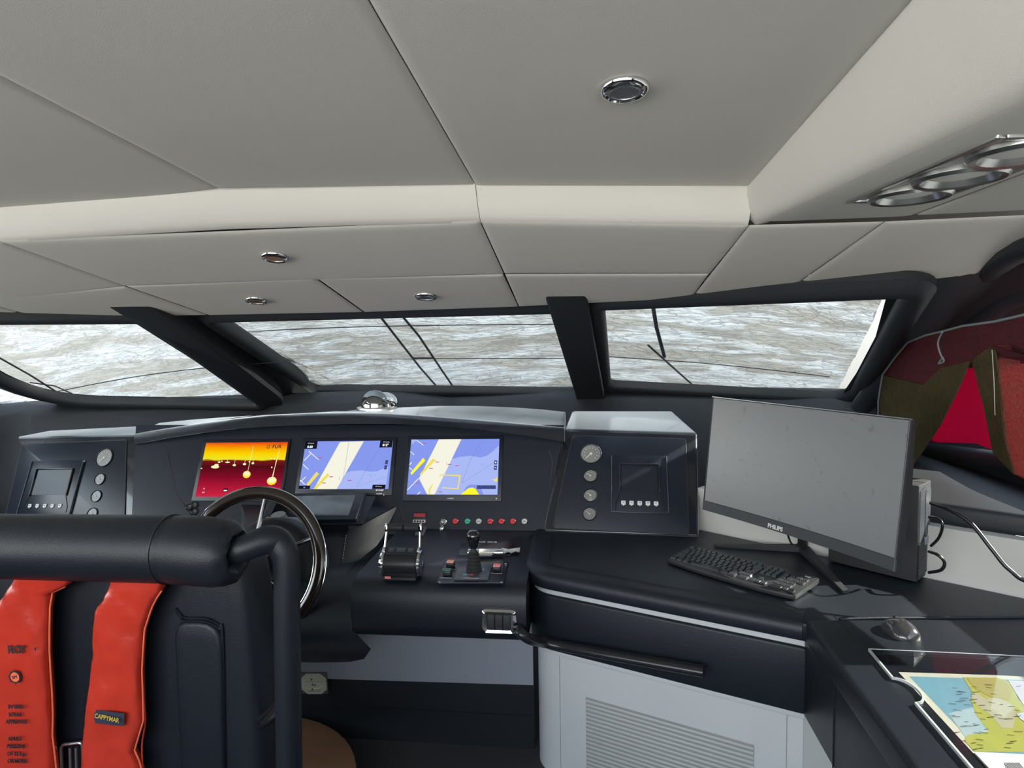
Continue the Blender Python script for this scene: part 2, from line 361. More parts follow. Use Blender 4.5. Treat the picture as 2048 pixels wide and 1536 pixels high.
def pillow(bm, c, h=0.006, e=0.03, nu=6, nv=6, nrm=None, mi=0):
    """a padded quad: corners c[0..3], edges dip away from the room"""
    c = [V(p) for p in c]
    if nrm is None: nrm = (c[1] - c[0]).cross(c[3] - c[0]).normalized()
    def par(L, n):
        q = [0, .12 * e / L, .35 * e / L, .65 * e / L, e / L]; q = q + [e / L + (1 - 2 * e / L) * i / n for i in range(1, n)] + [1 - a for a in reversed(q)]
        return q
    Lu = min((c[1] - c[0]).length, (c[2] - c[3]).length); Lv = min((c[3] - c[0]).length, (c[2] - c[1]).length)
    e = min(e, Lu * 0.2, Lv * 0.2)
    us = par(Lu, nu); vs = par(Lv, nv)
    def k(t, L):
        d = min(t, 1 - t) * L
        return 1.0 if d >= e else math.sqrt(max(0, 1 - (1 - d / e) ** 2))
    rows = []
    for u in us:
        row = []
        for v_ in vs:
            p = lerp(lerp(c[0], c[1], u), lerp(c[3], c[2], u), v_)
            row.append(p + nrm * (h * min(k(u, Lu), k(v_, Lv))))
        rows.append(row)
    loft(bm, rows, closed=False, caps=False, mi=mi)


# ================================================================ SETTING
def PU(x, y): return PP(x, y, (0, 0, 2.154), V((0, .0616, 1)))
def PL(x, y): return PP(x, y, (0, 0, 2.303), V((0, .2, 1)))
def LX(X, Y): return V((X, Y, 2.303 - .2 * Y))
def UX(X, Y): return V((X, Y, 2.154 - .0616 * Y))
DN = V((0, 0, -1))
ZS = 1.945

bm = nb()                                   # deckhead above the padded panels
prism(bm, [(-3.7, -1.0, 2.26), (1.75, -1.0, 2.26), (1.75, 1.75, 2.16), (-3.7, 1.75, 2.16)], (0, 0, .05))
prism(bm, [(-3.7, 1.72, 2.16), (1.75, 1.72, 2.16), (1.62, 2.4, 1.92), (0.5, 2.72, 1.84), (-2.4, 2.82, 1.82), (-3.7, 2.6, 1.86)], (0, 0, .04))
prism(bm, [(-3.7, 1.72, 2.16), (1.75, 1.72, 2.16), (1.75, 1.72, 2.22), (-3.7, 1.72, 2.22)], (0, .03, 0))
ceiling = struct(mk('ceiling', bm, 'seam_shadow'))

def panel(c, h=0.006, e=0.024, nrm=DN, nm='headliner_panel'):
    b = nb(); pillow(b, c, h, e, nrm=nrm); return mk(nm, b, 'headliner', ceiling, angle=60, recalc=False)
gap = 0.0006
panel([UX(-3.6, -1), UX(-.98 - gap, -1), PU(435, 375), UX(-2.6, 1.98)])
panel([UX(-.98 + gap, -1), UX(-.30 - gap, -1), PU(949, 367), PU(437, 375)])
panel([UX(-.30 + gap, -1), UX(.455, -1), PU(1503, 370), PU(952, 370)])
panel([LX(-3.3, 2.08), PL(-2, 482), PL(249, 571), LX(-3.4, 2.55)])
panel([PL(-1, 481), PL(959, 441), PL(1007, 547), PL(251, 571)], e=.04)
panel([PL(961, 441), PL(1498, 450), PL(1420, 546), PL(1009, 546)], e=.04)
panel([PL(1499, 450), PL(1768, 443), PL(1575, 580), PL(1384, 595)], e=.03)
panel([PL(1770, 443), PL(2180, 424), PL(1915, 568), PL(1577, 580)], e=.03)
panel([LX(-3.4, 2.56), PL(-63, 596), PL(77, 634), LX(-3.4, 2.85)])
panel([PL(-60, 595), PL(249, 572), PL(413, 629), PL(82, 635)])
panel([PL(252, 571), PL(626, 553), PL(725, 623), PL(418, 629)])
panel([PL(631, 553), PL(1006, 548), PL(1036, 612), PL(729, 623)])
panel([PL(1010, 548), PL(1418, 547), PL(1383, 595), PL(1038, 612)])
# step faces, padded and rolled at their lower edge
def step(tops, bots, outw):
    b = nb(); secs = []
    for a, c in zip(tops, bots):
        a = V(a) + V((0, 0, .012)); c = V(c); d = (a - c); o = V(outw)
        secs.append([a, c + d * .9 + o * .006, c + d * .6 + o * .010, c + d * .3 + o * .008, c + d * .10 + o * .0, c - o * .016 + V((0, 0, -.006)), c - o * .045 + V((0, 0, -.002))])
    loft(b, secs, closed=False, caps=False)
    return mk('step_panel', b, 'headliner', ceiling, angle=70, recalc=False)
step([UX(-3.4, 2.13), PU(0, 411), PU(200, 395), PU(435, 376), PU(700, 371), PU(950, 367)], [LX(-3.4, 2.17), PL(0, 479), PL(200, 466), PL(435, 452), PL(700, 444), PL(959, 439)], (0, -1, 0))
step([PU(951, 368), PU(1225, 369), PU(1503, 370)], [PL(960, 439), PL(1230, 444), PL(1498, 448)], (0, -1, 0))
def Bx(Y): return .475 + (1.785 - Y) * .121
step([UX(.455 + .0, Y) + V((0, 0, 0)) for Y in (1.84, 1.3, .9, .4, -.2, -1.0)], [V((Bx(Y), Y, ZS)) for Y in (1.84, 1.3, .9, .4, -.2, -1.0)], (-1, 0, 0))
panel([V((.49, 1.788, ZS - .003)), V((Bx(-1) + .012, -1.0, ZS)), V((.87, -1.0, ZS)), V((.872, 1.785, ZS - .003))][::-1], h=.006, e=.012)
panel([V((.878, 1.785, ZS - .003)), V((.895, -1.0, ZS)), V((1.62, -1.0, ZS)), V((1.5, 1.745, ZS - .003))][::-1], e=.03)

# ---------------- windscreen
def ring(pts, off, thick, lip, nrm, m='dark_trim', name='window_frame', parent=None, up_extra=0.0):
    """padded frame round a flat window opening (pts in order, nrm towards the room)"""
    pts = [V(p) for p in pts]; n = V(nrm).normalized(); c = sum(pts, V()) / len(pts); N = len(pts); b = nb(); secs = []
    for i, p in enumerate(pts):
        t = (pts[(i + 1) % N] - pts[i - 1]).normalized(); o = t.cross(n).normalized()
        if o.dot(p - c) < 0: o = -o
        f = off
        secs.append([p - n * .02, p + n * thick * .45, p + o * lip * .25 + n * thick * .85, p + o * lip * .6 + n * thick, p + o * lip + n * thick * .8, p + o * lip * 1.35 + n * thick * .35, p + o * f + n * .0, p + o * f - n * .03])
    loft(b, secs, closed=True, caps=False, loop=True)
    return mk(name, b, m, parent, angle=50)
def window(name, c4, rad, off=.15, thick=.045, lip=.06):
    c4 = [V(p) for p in c4]
    n = (c4[1] - c4[0]).cross(c4[3] - c4[0]).normalized()
    if n.dot(EYE - c4[0]) < 0: n = -n
    mid = sum(c4, V()) / 4
    c4 = [p - n * n.dot(p - mid) for p in c4]
    pts = rpoly(c4, rad, 8)
    b = nb(); prism(b, [p - n * .012 for p in pts], -n * .008); g = struct(mk(name, b, 'window_glass')); g['kind'] = 'structure'
    ring(pts, off, thick, lip, n, parent=g)
    return c4, n
W1, n1 = window('window_1', [PY(-175, 648, 2.5), PY(285, 645, 2.70), PZ(520, 786, 1.335), PZ(70, 801, 1.335)], [.02, .03, .04, .34])
W2, n2 = window('window_2', [PY(432, 638, 2.80), PY(1112, 620, 2.78), PZ(1155, 769, 1.335), PZ(637, 777, 1.335)], [.02, .02, .04, .03])
W3, n3 = window('window_3', [PY(1208, 615, 2.72), PY(1808, 590, 2.35), PZ(1694, 773, 1.335), PZ(1221, 771, 1.335)], [.02, .02, .16, .04], off=.10)

for nm_, a_, b_, n_ in (('trim_6', W1, W2, n2), ('trim_7', W2, W3, n2)):
    q_ = [a_[1], b_[0], b_[3] + (b_[3] - b_[0]) * .08, a_[2] + (a_[2] - a_[1]) * .08]
    b = nb(); prism(b, [p - n_ * .012 for p in q_], -n_ * .02); struct(mk(nm_, b, 'dark_trim'))
def pillar(name, c, n, d, m='dark_trim', r=.012):
    b = nb(); prism(b, c, V(n) * d, r, 3); return struct(mk(name, b, m))
pillar('trim_1', [PY(213, 613, 2.47), PY(298, 609, 2.47), PY(605, 826, 4.0), PY(552, 826, 4.0)], -n2, .13)
pillar('trim_2', [PY(1087, 588, 2.467), PY(1172, 585, 2.467), PY(1210, 806, 4.05), PY(1155, 806, 4.05)], -n2, .13)
# dark bulkhead below and around the windscreen
b = nb()
base = [V((-3.9, 2.2, 0)), V((-3.45, 3.3, 0)), PZ(70, 812, 1.30), PZ(520, 797, 1.30), PZ(900, 783, 1.30), PZ(1221, 781, 1.30), PZ(1560, 784, 1.30), PZ(1700, 787, 1.30), V((1.72, 3.35, 0)), V((1.85, 2.9, 0))]
for p in base: p.z = 0
loft(b, [[V((p.x, p.y + .12, 1.318)), V((p.x, p.y + .04, 1.30)), V((p.x, p.y + .02, 1.285)), V((p.x, p.y - .03, 1.25)), V((p.x, p.y - .03, .0))] for p in base], closed=False, caps=False)
struct(mk('wall_front', b, 'dark_trim', angle=60))
# left and right sides
def side_window(name, sgn, xo, pl, off=.18):
    pts = [V((xo(z), y, z)) for y, z in pl]
    n = V((-sgn, 0, -.25)).normalized()
    b = nb(); prism(b, [p - n * .012 for p in rpoly(pts, .08, 4)], -n * .008); g = struct(mk(name, b, 'window_glass'))
    ring(rpoly(pts, .08, 5), off, .04, .06, n, parent=g); return g
side_window('window_4', 1, lambda z: 1.68 - .22 * (z - 1.06), [(3.30, 1.08), (3.05, 1.48), (2.4, 1.72), (0.3, 1.76), (-.6, 1.76), (-.6, 1.20), (2.5, 1.16)])
side_window('window_5', -1, lambda z: -3.62 + .2 * (z - 1.0), [(3.1, 1.08), (2.75, 1.38), (2.3, 1.62), (0.3, 1.72), (-.7, 1.74), (-.7, .95), (2.3, 1.0)], off=.14)
b = nb()                                    # padded liner between side window and deckhead
loft(b, [[V((1.47, -1.0, 1.96)), V((1.50, -1.0, 1.90)), V((1.54, -1.0, 1.84)), V((1.60, -1.0, 1.78))],
         [V((1.44, 1.72, 1.96)), V((1.47, 1.72, 1.90)), V((1.50, 1.72, 1.84)), V((1.56, 1.75, 1.76))],
         [PL(2048, 488), V((1.44, 2.02, 1.86)), V((1.48, 2.05, 1.80)), V((1.56, 2.1, 1.74))],
         [PL(1915, 566), V((1.46, 2.45, 1.78)), V((1.51, 2.5, 1.72)), V((1.60, 2.6, 1.60))],
         [PL(1915, 566) + V((-.03, .35, -.02)), V((1.50, 3.0, 1.62)), V((1.56, 3.1, 1.52)), V((1.66, 3.2, 1.38))],
         [V((1.42, 3.2, 1.5)), V((1.60, 3.45, 1.40)), V((1.66, 3.52, 1.30)), V((1.74, 3.6, 1.16))]], closed=False, caps=False)
struct(mk('wall_right', b, 'dark_trim', angle=60))
b = nb(); tube(b, spline([V((1.50, -1.0, 1.88)), V((1.50, 1.2, 1.87)), PY(2110, 480, 1.90), PY(1955, 562, 2.5), PY(1845, 650, 3.0), PY(1722, 815, 3.5)], 6), [.045] * 18 + [.055] * 13, 14, flat=.75)
struct(mk('trim_3', b, 'dark_trim', angle=60))
b = nb()
loft(b, [[W3[1] + V((-.03, .02, .06)), V((1.30, 2.35, 1.83)), V((1.50, 2.30, 1.82))], [lerp(W3[1], W3[2], .33) + V((.0, .03, 0)), lerp(W3[1], W3[2], .33) + V((.2, .03, .0)), V((1.66, 2.98, 1.58))],
         [lerp(W3[1], W3[2], .7) + V((.0, .03, 0)), V((1.64, 3.38, 1.40)), V((1.74, 3.4, 1.38))], [W3[2] + V((-.02, .05, -.02)), V((1.72, 3.6, 1.28)), V((1.82, 3.6, 1.15))], [W3[2] + V((-.02, .05, -.22)), V((1.62, 3.5, 1.05)), V((1.75, 3.5, 1.0))]], closed=False, caps=False)
struct(mk('trim_8', b, 'dark_trim', angle=60))
b = nb()
loft(b, [[V((-3.5, -1.0, 2.12)), V((-3.52, -1.0, 1.78))], [V((-3.5, 2.2, 1.98)), V((-3.5, 2.2, 1.66))], [V((-3.45, 2.9, 1.8)), V((-3.45, 2.9, 1.45))]], closed=False, caps=False)
box(b, I4, .06, 4.6, 1.0, (-3.66, 1.3, .5))
struct(mk('wall_left', b, 'dark_trim'))
b = nb(); box(b, I4, .05, 3.4, 1.18, (1.77, .65, .59)); box(b, I4, .16, 2.95, .06, (1.69, .45, 1.10), .015)
o = struct(mk('wall_right', b, 'dark_trim'))
b = nb(); box(b, I4, 5.6, 5.4, .04, (-.95, 1.6, -.02)); struct(mk('floor', b, 'deck_floor'))
# unseen aft bulkhead behind the camera, wide opening above an added sill
b = nb()
for q in ((.9, .06, 2.2, -3.25, -1.0, 1.1), (.5, .06, 2.2, 1.45, -1.0, 1.1)):
    box(b, I4, q[0], q[1], q[2], (q[3], q[4], q[5]))
box(b, I4, 5.3, .06, 1.02, (-.95, -1.0, .51))  # unseen sill added to keep light off the lower surfaces
struct(mk('wall_back', b, 'dark_trim'))
# aft deck seen only as light and reflection
b = nb(); box(b, I4, 6.5, 3.0, .04, (-.95, -2.55, -.03)); o = struct(mk('floor', b, 'carpet_grey')); o.name = 'floor_aft'

# ---------------- starboard lower wall, ledge
A_ = V((.50, 2.79, 0)); B_ = V((1.62, 1.93, 0)); dr = (B_ - A_).normalized(); inn = V((dr.y, -dr.x, 0)); inn = inn if inn.dot(-A_) > 0 else -inn
b = nb(); prism(b, [A_ + V((0, 0, .0)), B_, B_ + V((0, 0, .965)), A_ + V((0, 0, .965))], -inn * .05)
struct(mk('wall_side', b, 'white_wall'))
b = nb()                                    # ledge below the side window
led = [PZ(1440, 870, 1.0), PZ(1560, 962, 1.0)] ; 
f0 = V((.62, 2.76, 0)); f1 = V((1.62, 1.99, 0)); bk1 = V((1.74, 1.9, 0)); bk0 = V((1.80, 3.4, 0)); bk2 = V((.85, 3.55, 0))
top = [f0, f1, bk1, bk0, bk2]
for p in top: p.z = .962
prism(b, top, (0, 0, .075), .02, 3); struct(mk('trim_4', b, 'dark_trim'))
b = nb(); prism(b, [V((.9, 3.3, .95)), V((1.7, 3.2, .95)), V((1.8, 3.6, .95)), V((.9, 3.9, .95))], (0, 0, .05)); struct(mk('trim_5', b, 'white_wall'))

# ---------------- cover over the windscreen, outside
def outw(p, n, d): return p - n * d
bm = nb()
nn = 56
def cover_seg(a0, a1, b0, b1, na, nb_, N, M, offs=.09):
    rows = []
    for i in range(N + 1):
        u = i / N; row = []
        nrm = lerp(na, nb_, u)
        for j in range(M + 1):
            v_ = j / M; p = lerp(lerp(a0, a1, u), lerp(b0, b1, u), v_)
            q = V((p.x * 1.6, p.y * 3.8 + p.x * .5, p.z * 3)); h = noise.noise(q) * .030 + (1 - abs(noise.noise(q * 2.7 + V((3, 1, 7))))) * .020 + noise.noise(q * 6) * .006
            row.append(p - nrm * (offs + h))
        rows.append(row)
    return rows
def ext(c, up_, dn, l=0, r=0):
    tl, tr, br, bl = c
    return lerp(bl, tl, 1 + up_), lerp(br, tr, 1 + up_), lerp(tr, br, 1 + dn), lerp(tl, bl, 1 + dn)
c1 = ext(W1, .12, .40); c2 = ext(W2, .12, .36); c3 = ext(W3, .12, .16)
m12t = lerp(c1[1], c2[0], .5); m12b = lerp(c1[2], c2[3], .5); m23t = lerp(c2[1], c3[0], .5); m23b = lerp(c2[2], c3[3], .5)
rows = cover_seg(c1[0] + V((-.6, -.2, 0)), m12t, c1[3] + V((-.8, -.3, -.05)), m12b, n1, lerp(n1, n2, .5), 46, 34)
rows += cover_seg(m12t, m23t, m12b, m23b, lerp(n1, n2, .5), lerp(n2, n3, .5), 60, 34)[1:]
c3r_t = lerp(c3[0], c3[1], .993); c3r_b = lerp(c3[3], c3[2], .985)
rows += cover_seg(m23t, c3r_t, m23b, c3r_b, lerp(n2, n3, .5), n3, 46, 34)[1:]
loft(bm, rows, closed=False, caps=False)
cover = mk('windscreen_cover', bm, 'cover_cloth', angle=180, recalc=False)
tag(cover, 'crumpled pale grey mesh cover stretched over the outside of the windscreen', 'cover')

def on(win, n, px, py, d): return PP(px, py, win[0] - n * d, n)
def wiper(label, segs, win, n, d=.045):
    t = thing('wiper', label, 'wiper', on(win, n, *segs[0][1][0], d))
    for nm, pts, r in segs:
        b = nb(); tube(b, [on(win, n, x, y, d) for x, y in pts], r, 6, flat=.6); mk(nm, b, 'wiper_dark', t)
    return t
wiper('twin-armed windscreen wiper lying across the middle pane', [('arm', [(752, 622), (787, 667), (840, 735), (876, 776)], .007), ('arm', [(796, 622), (838, 672), (880, 735), (908, 776)], .007), ('blade', [(826, 716), (868, 716)], .008)], W2, n2)
wiper('single wiper standing near the pillar side of the starboard pane', [('arm', [(1305, 606), (1313, 655), (1329, 714)], .010), ('blade', [(1296, 690), (1335, 725), (1392, 776)], .007)], W3, n3)
wiper('slim wiper crossing the lower port corner of the middle pane', [('arm', [(505, 684), (560, 712), (640, 745)], .008), ('blade', [(560, 706), (620, 738), (690, 776)], .005)], W2, n2)
wiper('short wiper at the lower outer corner of the port pane', [('arm', [(-20, 705), (60, 750), (115, 785)], .007), ('blade', [(60, 765), (110, 772), (150, 790)], .006)], W1, n1)
bm = nb()
for win, n, pts in ((W1, n1, [(90, 788), (250, 757), (400, 737), (560, 724)]), (W2, n2, [(390, 672), (560, 660), (800, 652), (1150, 648)]), (W2, n2, [(520, 724), (800, 718), (1180, 717)]), (W3, n3, [(1180, 711), (1400, 726), (1550, 741), (1660, 754)])):
    tube(bm, spline([on(win, n, x, y, .065) for x, y in pts], 5), .0028, 5)
tag(mk('tie_line', bm, 'wiper_dark'), 'thin dark tie lines running across the pale windscreen cover', 'rope', kind='stuff')


# ================================================================ CEILING LIGHTS
dl = thing('downlight', '', 'ceiling light', (0, 0, 0), 'round chrome downlights in the padded ceiling')
b = nb(); lathe(b, I4, [(.044, .004), (.0445, 0), (.043, -.006), (.038, -.011), (.034, -.0115), (.031, -.009), (.030, -.004), (.030, .004)], 40); mk('bezel', b, 'chrome', dl, local=True)
b = nb(); lathe(b, I4, [(.031, -.0085), (.029, -.0105), (.026, -.0095), (.0255, -.004), (.0255, .002)], 36); mk('inner_ring', b, 'brushed_steel', dl, local=True)
b = nb(); lathe(b, I4, [(.026, 0), (.025, -.004), (.018, -.0065), (.008, -.0075), (.0005, -.0075)], 32); mk('lens', b, 'lamp_lens', dl, local=True)
def copytree(o, parent=None):
    c = o.copy(); scn.collection.objects.link(c)
    if parent is not None: c.parent = parent
    for ch in [q for q in bpy.data.objects if q.parent == o]: copytree(ch, c)
    return c
spots = [(PU(1249, 167), (.0616), 'largest chrome downlight, alone in the high ceiling panel nearest the camera'),
         (PL(550, 508), .2, 'chrome downlight in the wide sloping panel just below the ceiling step'),
         (PL(513, 596), .2, 'small chrome downlight between two seams above the port window pillar'),
         (PL(852, 588), .2, 'small chrome downlight above the middle windscreen pane')]
for i, (p, sl, lb) in enumerate(spots):
    o = dl if i == 0 else copytree(dl)
    o.location = p + V((0, 0, -.008)); o.rotation_euler = (-math.atan(sl), 0, 0); o['label'] = lb

# triple spotlight recessed in the starboard soffit
sp_c = [PZ(1690, 396, ZS), PZ(1905, 299, ZS), PZ(2075, 291, ZS), PZ(1876, 389, ZS)]
ax = (sp_c[1] - sp_c[0]).normalized(); ay = V((0, 0, 1)).cross(ax)
x0 = sp_c[0]; Ls = .50; Ws = max(.11, (sp_c[3] - sp_c[0]).dot(-ay) if (sp_c[3] - sp_c[0]).dot(-ay) > 0 else (sp_c[3] - sp_c[0]).dot(ay))
sy = -ay if (sp_c[3] - sp_c[0]).dot(-ay) > 0 else ay
MS = FR(x0 + V((0, 0, -.007)), ax, sy)       # x along the fitting, y across
if (MS.to_3x3() @ V((0, 0, 1))).z > 0: pass
L3 = (sp_c[2] - sp_c[3]).length
sp = thing('spotlight_fitting', 'rectangular grey fitting with three round spotlights in the starboard soffit', 'ceiling light', x0)
def sP(u, v_, h): return x0 + ax * u + sy * v_ + V((0, 0, -.006 - h))
b = nb(); Lq = (sp_c[1] - sp_c[0]).length * 1.28
for u0_, u1_, v0_, v1_ in ((0, Lq, 0, .016), (0, Lq, Ws - .016, Ws), (0, .016, .016, Ws - .016), (Lq - .016, Lq, .016, Ws - .016)):
    prism(b, [sP(u0_, v0_, -.01), sP(u1_, v0_, -.01), sP(u1_, v1_, -.01), sP(u0_, v1_, -.01)], (0, 0, -.018), .003)
mk('frame', b, 'brushed_steel', sp)
b = nb(); prism(b, [sP(.01, .01, -.006), sP(Lq - .01, .01, -.006), sP(Lq - .01, Ws - .01, -.006), sP(.01, Ws - .01, -.006)], (0, 0, -.004)); mk('backplate', b, 'navy_label', sp)
rr = (Ws - .04) / 2
for i in range(3):
    c = sP((i + .5) * Lq / 3, Ws / 2, 0)
    b = nb(); lathe(b, T(*c), [(rr, .004), (rr * 1.0, -.012), (rr * .93, -.018), (rr * .80, -.016), (rr * .74, -.006), (rr * .70, .002)], 36); h = mk('lamp', b, 'brushed_steel', sp)
    b = nb(); lathe(b, T(*c), [(rr * .70, .0), (rr * .62, -.006), (rr * .3, -.008), (.001, -.009)], 28); mk('lens', b, 'lamp_lens', h)

# ================================================================ HELM CONSOLE
con = thing('helm_console', 'wide black leather helm console with arched hood above the three displays', 'helm console', (-1.1, 2.7, 0))
# instrument panel plane
PT = V((0, .476, 1)).normalized()
MP = FR((-1.0, 2.745, .78), (1, 0, 0), PT)            # z axis points to the helmsman
NPn = MP.to_3x3() @ V((0, 0, 1))
if NPn.dot(EYE - MP.to_translation()) < 0: print('FLIP')
def pan(px, py, h=0.0): q = loc(MP, px, py); return V((q.x, q.y, h))
b = nb()
prism(b, [MP @ p for p in (pan(262, 1070), pan(1092, 1068), pan(1128, 850), pan(272, 850))], -NPn * .03)
ip = mk('instrument_panel', b, 'panel_laminate', con)
# faint pressed creases of the laminate
for seg in (((335, 905), (352, 985), (402, 1060)), ((795, 1005), (806, 1035), (814, 1063)), ((1098, 900), (1105, 925), (1092, 1010))):
    b = nb(); tube(b, [MP @ pan(x, y, .0006) for x, y in seg], .0018, 6); mk('panel_crease', b, 'dark_trim', ip)
# hood
fx = [(268, 868, 889), (330, 858, 877), (400, 848, 866), (470, 839, 858), (540, 832, 853), (620, 828, 850), (700, 827, 848), (780, 829, 848), (860, 834, 851), (940, 840, 857), (1020, 847, 867), (1080, 852, 875), (1129, 857, 884)]
ry = {268: 846, 330: 840, 400: 835, 470: 831, 540: 828, 620: 824, 700: 819, 780: 815, 860: 812, 940: 812, 1020: 815, 1080: 819, 1129: 824}
secs = []
for x, t, u in fx:
    a = PY(x, t, 2.93); c = PY(x, u, 2.90); r_ = PY(x, ry[x], 3.15); r_.x = a.x * .9 + r_.x * .1
    secs.append([c + V((0, .12, .0)), c + V((0, .02, -.002)), c + V((0, .004, .002)), c, lerp(c, a, .4), lerp(c, a, .85), a + V((0, .004, .0)), a + V((0, .015, .001)), a + V((0, .04, .001)), lerp(a, r_, .5) + V((0, 0, .001)), r_, r_ + V((0, .03, -.05)), r_ + V((0, .03, -.3)), V((c.x, 3.12, .8))])
b = nb(); loft(b, secs, closed=True, caps=True); hood = mk('hood', b, 'smooth_leather', con, angle=50)
b = nb(); tube(b, [s[8] + V((0, .06, .001)) for s in secs], .0016, 6); mk('stitching', b, 'black_vinyl', hood)
# deck that carries throttle and joystick, with padded front
ZD = .775
dk = [V((-.22, 2.76, 0)), V((-.22, 2.13, 0)), V((-1.02, 2.10, 0)), V((-1.02, 2.76, 0))]
prof = [(2.76, ZD), (2.30, ZD), (2.20, ZD - .001), (2.155, ZD - .008), (2.13, ZD - .024), (2.118, ZD - .05), (2.11, .70), (2.11, .62), (2.118, .588), (2.14, .566), (2.18, .556), (2.40, .55), (2.76, .55)]
b = nb(); loft(b, [[V((x, y, z)) for y, z in prof] for x in (-.205, -.84)]); mk('throttle_deck', b, 'black_leather', con, angle=45)
b = nb(); prism(b, [PZ(1, 1, 1)] * 0 or [V((-2.6, 2.36, .24)), V((-.205, 2.36, .275)), V((-.205, 2.36, .60)), V((-2.6, 2.36, .60))], (0, .03, 0)); mk('lower_panel', b, 'shaded_white_paint', con)
b = nb(); prism(b, [V((-2.6, 2.38, .0)), V((-.205, 2.38, .0)), V((-.205, 2.38, .28)), V((-2.6, 2.38, .28))], (0, .03, 0))
tube(b, [V((-2.6, 2.378, .145)), V((-.21, 2.378, .135))], .003, 6); mk('footwell_panel', b, 'black_vinyl', con)
# steering pod
zf = .852
def pp(px, py, Y): return PY(px, py, Y)
R0 = V((-.955, 2.585, zf))                             # front top corner, starboard
front = [PY(692, 1064, 2.585), PY(684, 1120, 2.50), PY(668, 1190, 2.42), PY(664, 1240, 2.33), PY(680, 1275, 2.24), PY(715, 1300, 2.165), PY(690, 1322, 2.17)]
back = [PY(795, 1012, 2.79), PY(765, 1075, 2.70), PY(735, 1118, 2.55), PY(705, 1175, 2.26), PY(701, 1255, 2.125), PY(742, 1298, 2.115), PY(728, 1318, 2.14)]
R0 = front[0]
b = nb()
mir = lambda p: V((-2 * 1.25 - p.x, p.y, p.z))
secs = []
for f_, k_ in zip(front, back):
    m1 = lerp(f_, k_, .12) + V((.012, -.008, 0))
    secs.append([k_, m1, f_ + V((.0, .0, 0)), f_ + V((-.03, -.012, 0)), f_ + V((-.12, -.02, 0)), mir(f_) + V((.12, -.02, 0)), mir(f_) + V((.03, -.012, 0)), mir(f_), mir(m1), mir(k_), V((-1.25, k_.y + .02, k_.z))])
loft(b, secs); pod = mk('steering_pod', b, 'black_leather', con, angle=60)
b = nb()
for q in range(60):
    t = q / 60 * (len(front) - 1); i = int(t); p = lerp(front[i], front[min(i + 1, len(front) - 1)], t - i) + V((.003, -.003, 0))
    p2 = p + (front[min(i + 1, len(front) - 1)] - front[i]).normalized() * .008
    tube(b, [p, p2], .0018, 5)
for q in range(34):
    p = lerp(R0, back[0], q / 34) + V((0, 0, .003)); tube(b, [p, p + (back[0] - R0).normalized() * .006], .0015, 5)
st = mk('stitching', b, 'black_vinyl', pod); st['kind'] = 'stuff'
wc = V((0, 0, 0))
WX = PY(503, 1130, 2.22)
axis = V((0, -1, .33)).normalized()
MW = FR(WX, (1, 0, 0), V((0, .33, 1)))                  # z axis toward the helmsman
if (MW.to_3x3() @ V((0, 0, 1))).y > 0: print('FLIPW')
b = nb(); lathe(b, MW @ T(.0, -.02, -.20), [(.205, -.06), (.205, .05), (.195, .07), (.17, .08), (.12, .084), (.06, .085), (.001, .085)], 48); mk('wheel_boss', b, 'black_leather', pod, angle=50)

# push buttons and small fittings on the panel
cols = ['red_button', 'green_button', 'white_button', 'red_button', 'red_button', 'red_button', 'white_button']
pxs = [911, 935, 957.5, 980.5, 1003, 1026, 1049]
def engr(M, bm_, n, w, h):                              # tiny engraved dashes
    for i in range(n): box(bm_, M, w / n * .6, h, .0006, ((i - (n - 1) / 2) * w / n, 0, 0))
for x, c in zip(pxs, cols):
    q = pan(x, 1043); M = MP @ T(q.x, q.y, 0)
    b = nb(); lathe(b, M, [(.0145, -.002), (.0145, .0035), (.013, .005), (.0122, .0045)], 24); h = mk('push_button', b, 'black_plastic', ip)
    b = nb(); lathe(b, M, [(.0122, .001), (.0122, .0062), (.011, .0072), (.001, .0074)], 24); cap = mk('button_cap', b, c, h)
    b = nb(); engr(M @ T(0, 0, .0076), b, 4, .013, .003); mk('engraving', b, 'print_black', h)
q0 = pan(827.5, 1024); q1 = pan(851.5, 1047); cx, cy = (q0.x + q1.x) / 2, (q0.y + q1.y) / 2; M = MP @ T(cx, cy, 0)
W_, H_ = abs(q1.x - q0.x), abs(q1.y - q0.y)
b = nb(); box(b, M, W_, H_, .008, (0, 0, .002), .002); ct = mk('counter_meter', b, 'black_plastic', ip)
b = nb(); box(b, M, W_ * .86, H_ * .32, .002, (0, H_ * .2, .0065)); mk('digit_window', b, 'red_digits', ct)
b = nb(); box(b, M, W_ * .96, H_ * .26, .002, (0, -H_ * .33, .0065), .0005); kk = mk('key_strip', b, 'white_button', ct)
b = nb()
for i in range(4): box(b, M, W_ * .14, H_ * .14, .001, ((i - 1.5) * W_ * .21, -H_ * .33, .0078))
mk('keys', b, 'print_black', ct)
# ignition lock with its key
q = pan(888, 1044); M = MP @ T(q.x, q.y, 0)
b = nb(); lathe(b, M, [(.013, -.002), (.013, .004), (.010, .007), (.004, .008), (.001, .008)], 24); mk('ignition_lock', b, 'brushed_steel', ip)
key = thing('key', 'small key with a second key dangling from the ignition lock beside the round buttons', 'key', M @ V((0, 0, .02)))
b = nb(); box(b, M @ Matrix.Rotation(.5, 4, 'Z'), .004, .018, .03, (0, .0, .022), .001); tube(b, [M @ V((math.cos(a) * .011, math.sin(a) * .011 - .008, .03)) for a in [i * .52 for i in range(12)]], .0013, 6, loop=True); mk('key_bow', b, 'brushed_steel', key)
b = nb(); M2 = M @ T(-.008, -.035, .016) @ Matrix.Rotation(-.5, 4, 'Z'); box(b, M2, .016, .018, .003, (0, .008, 0), .001); box(b, M2, .005, .026, .002, (0, -.012, 0)); mk('key_blade', b, 'brushed_steel', key)

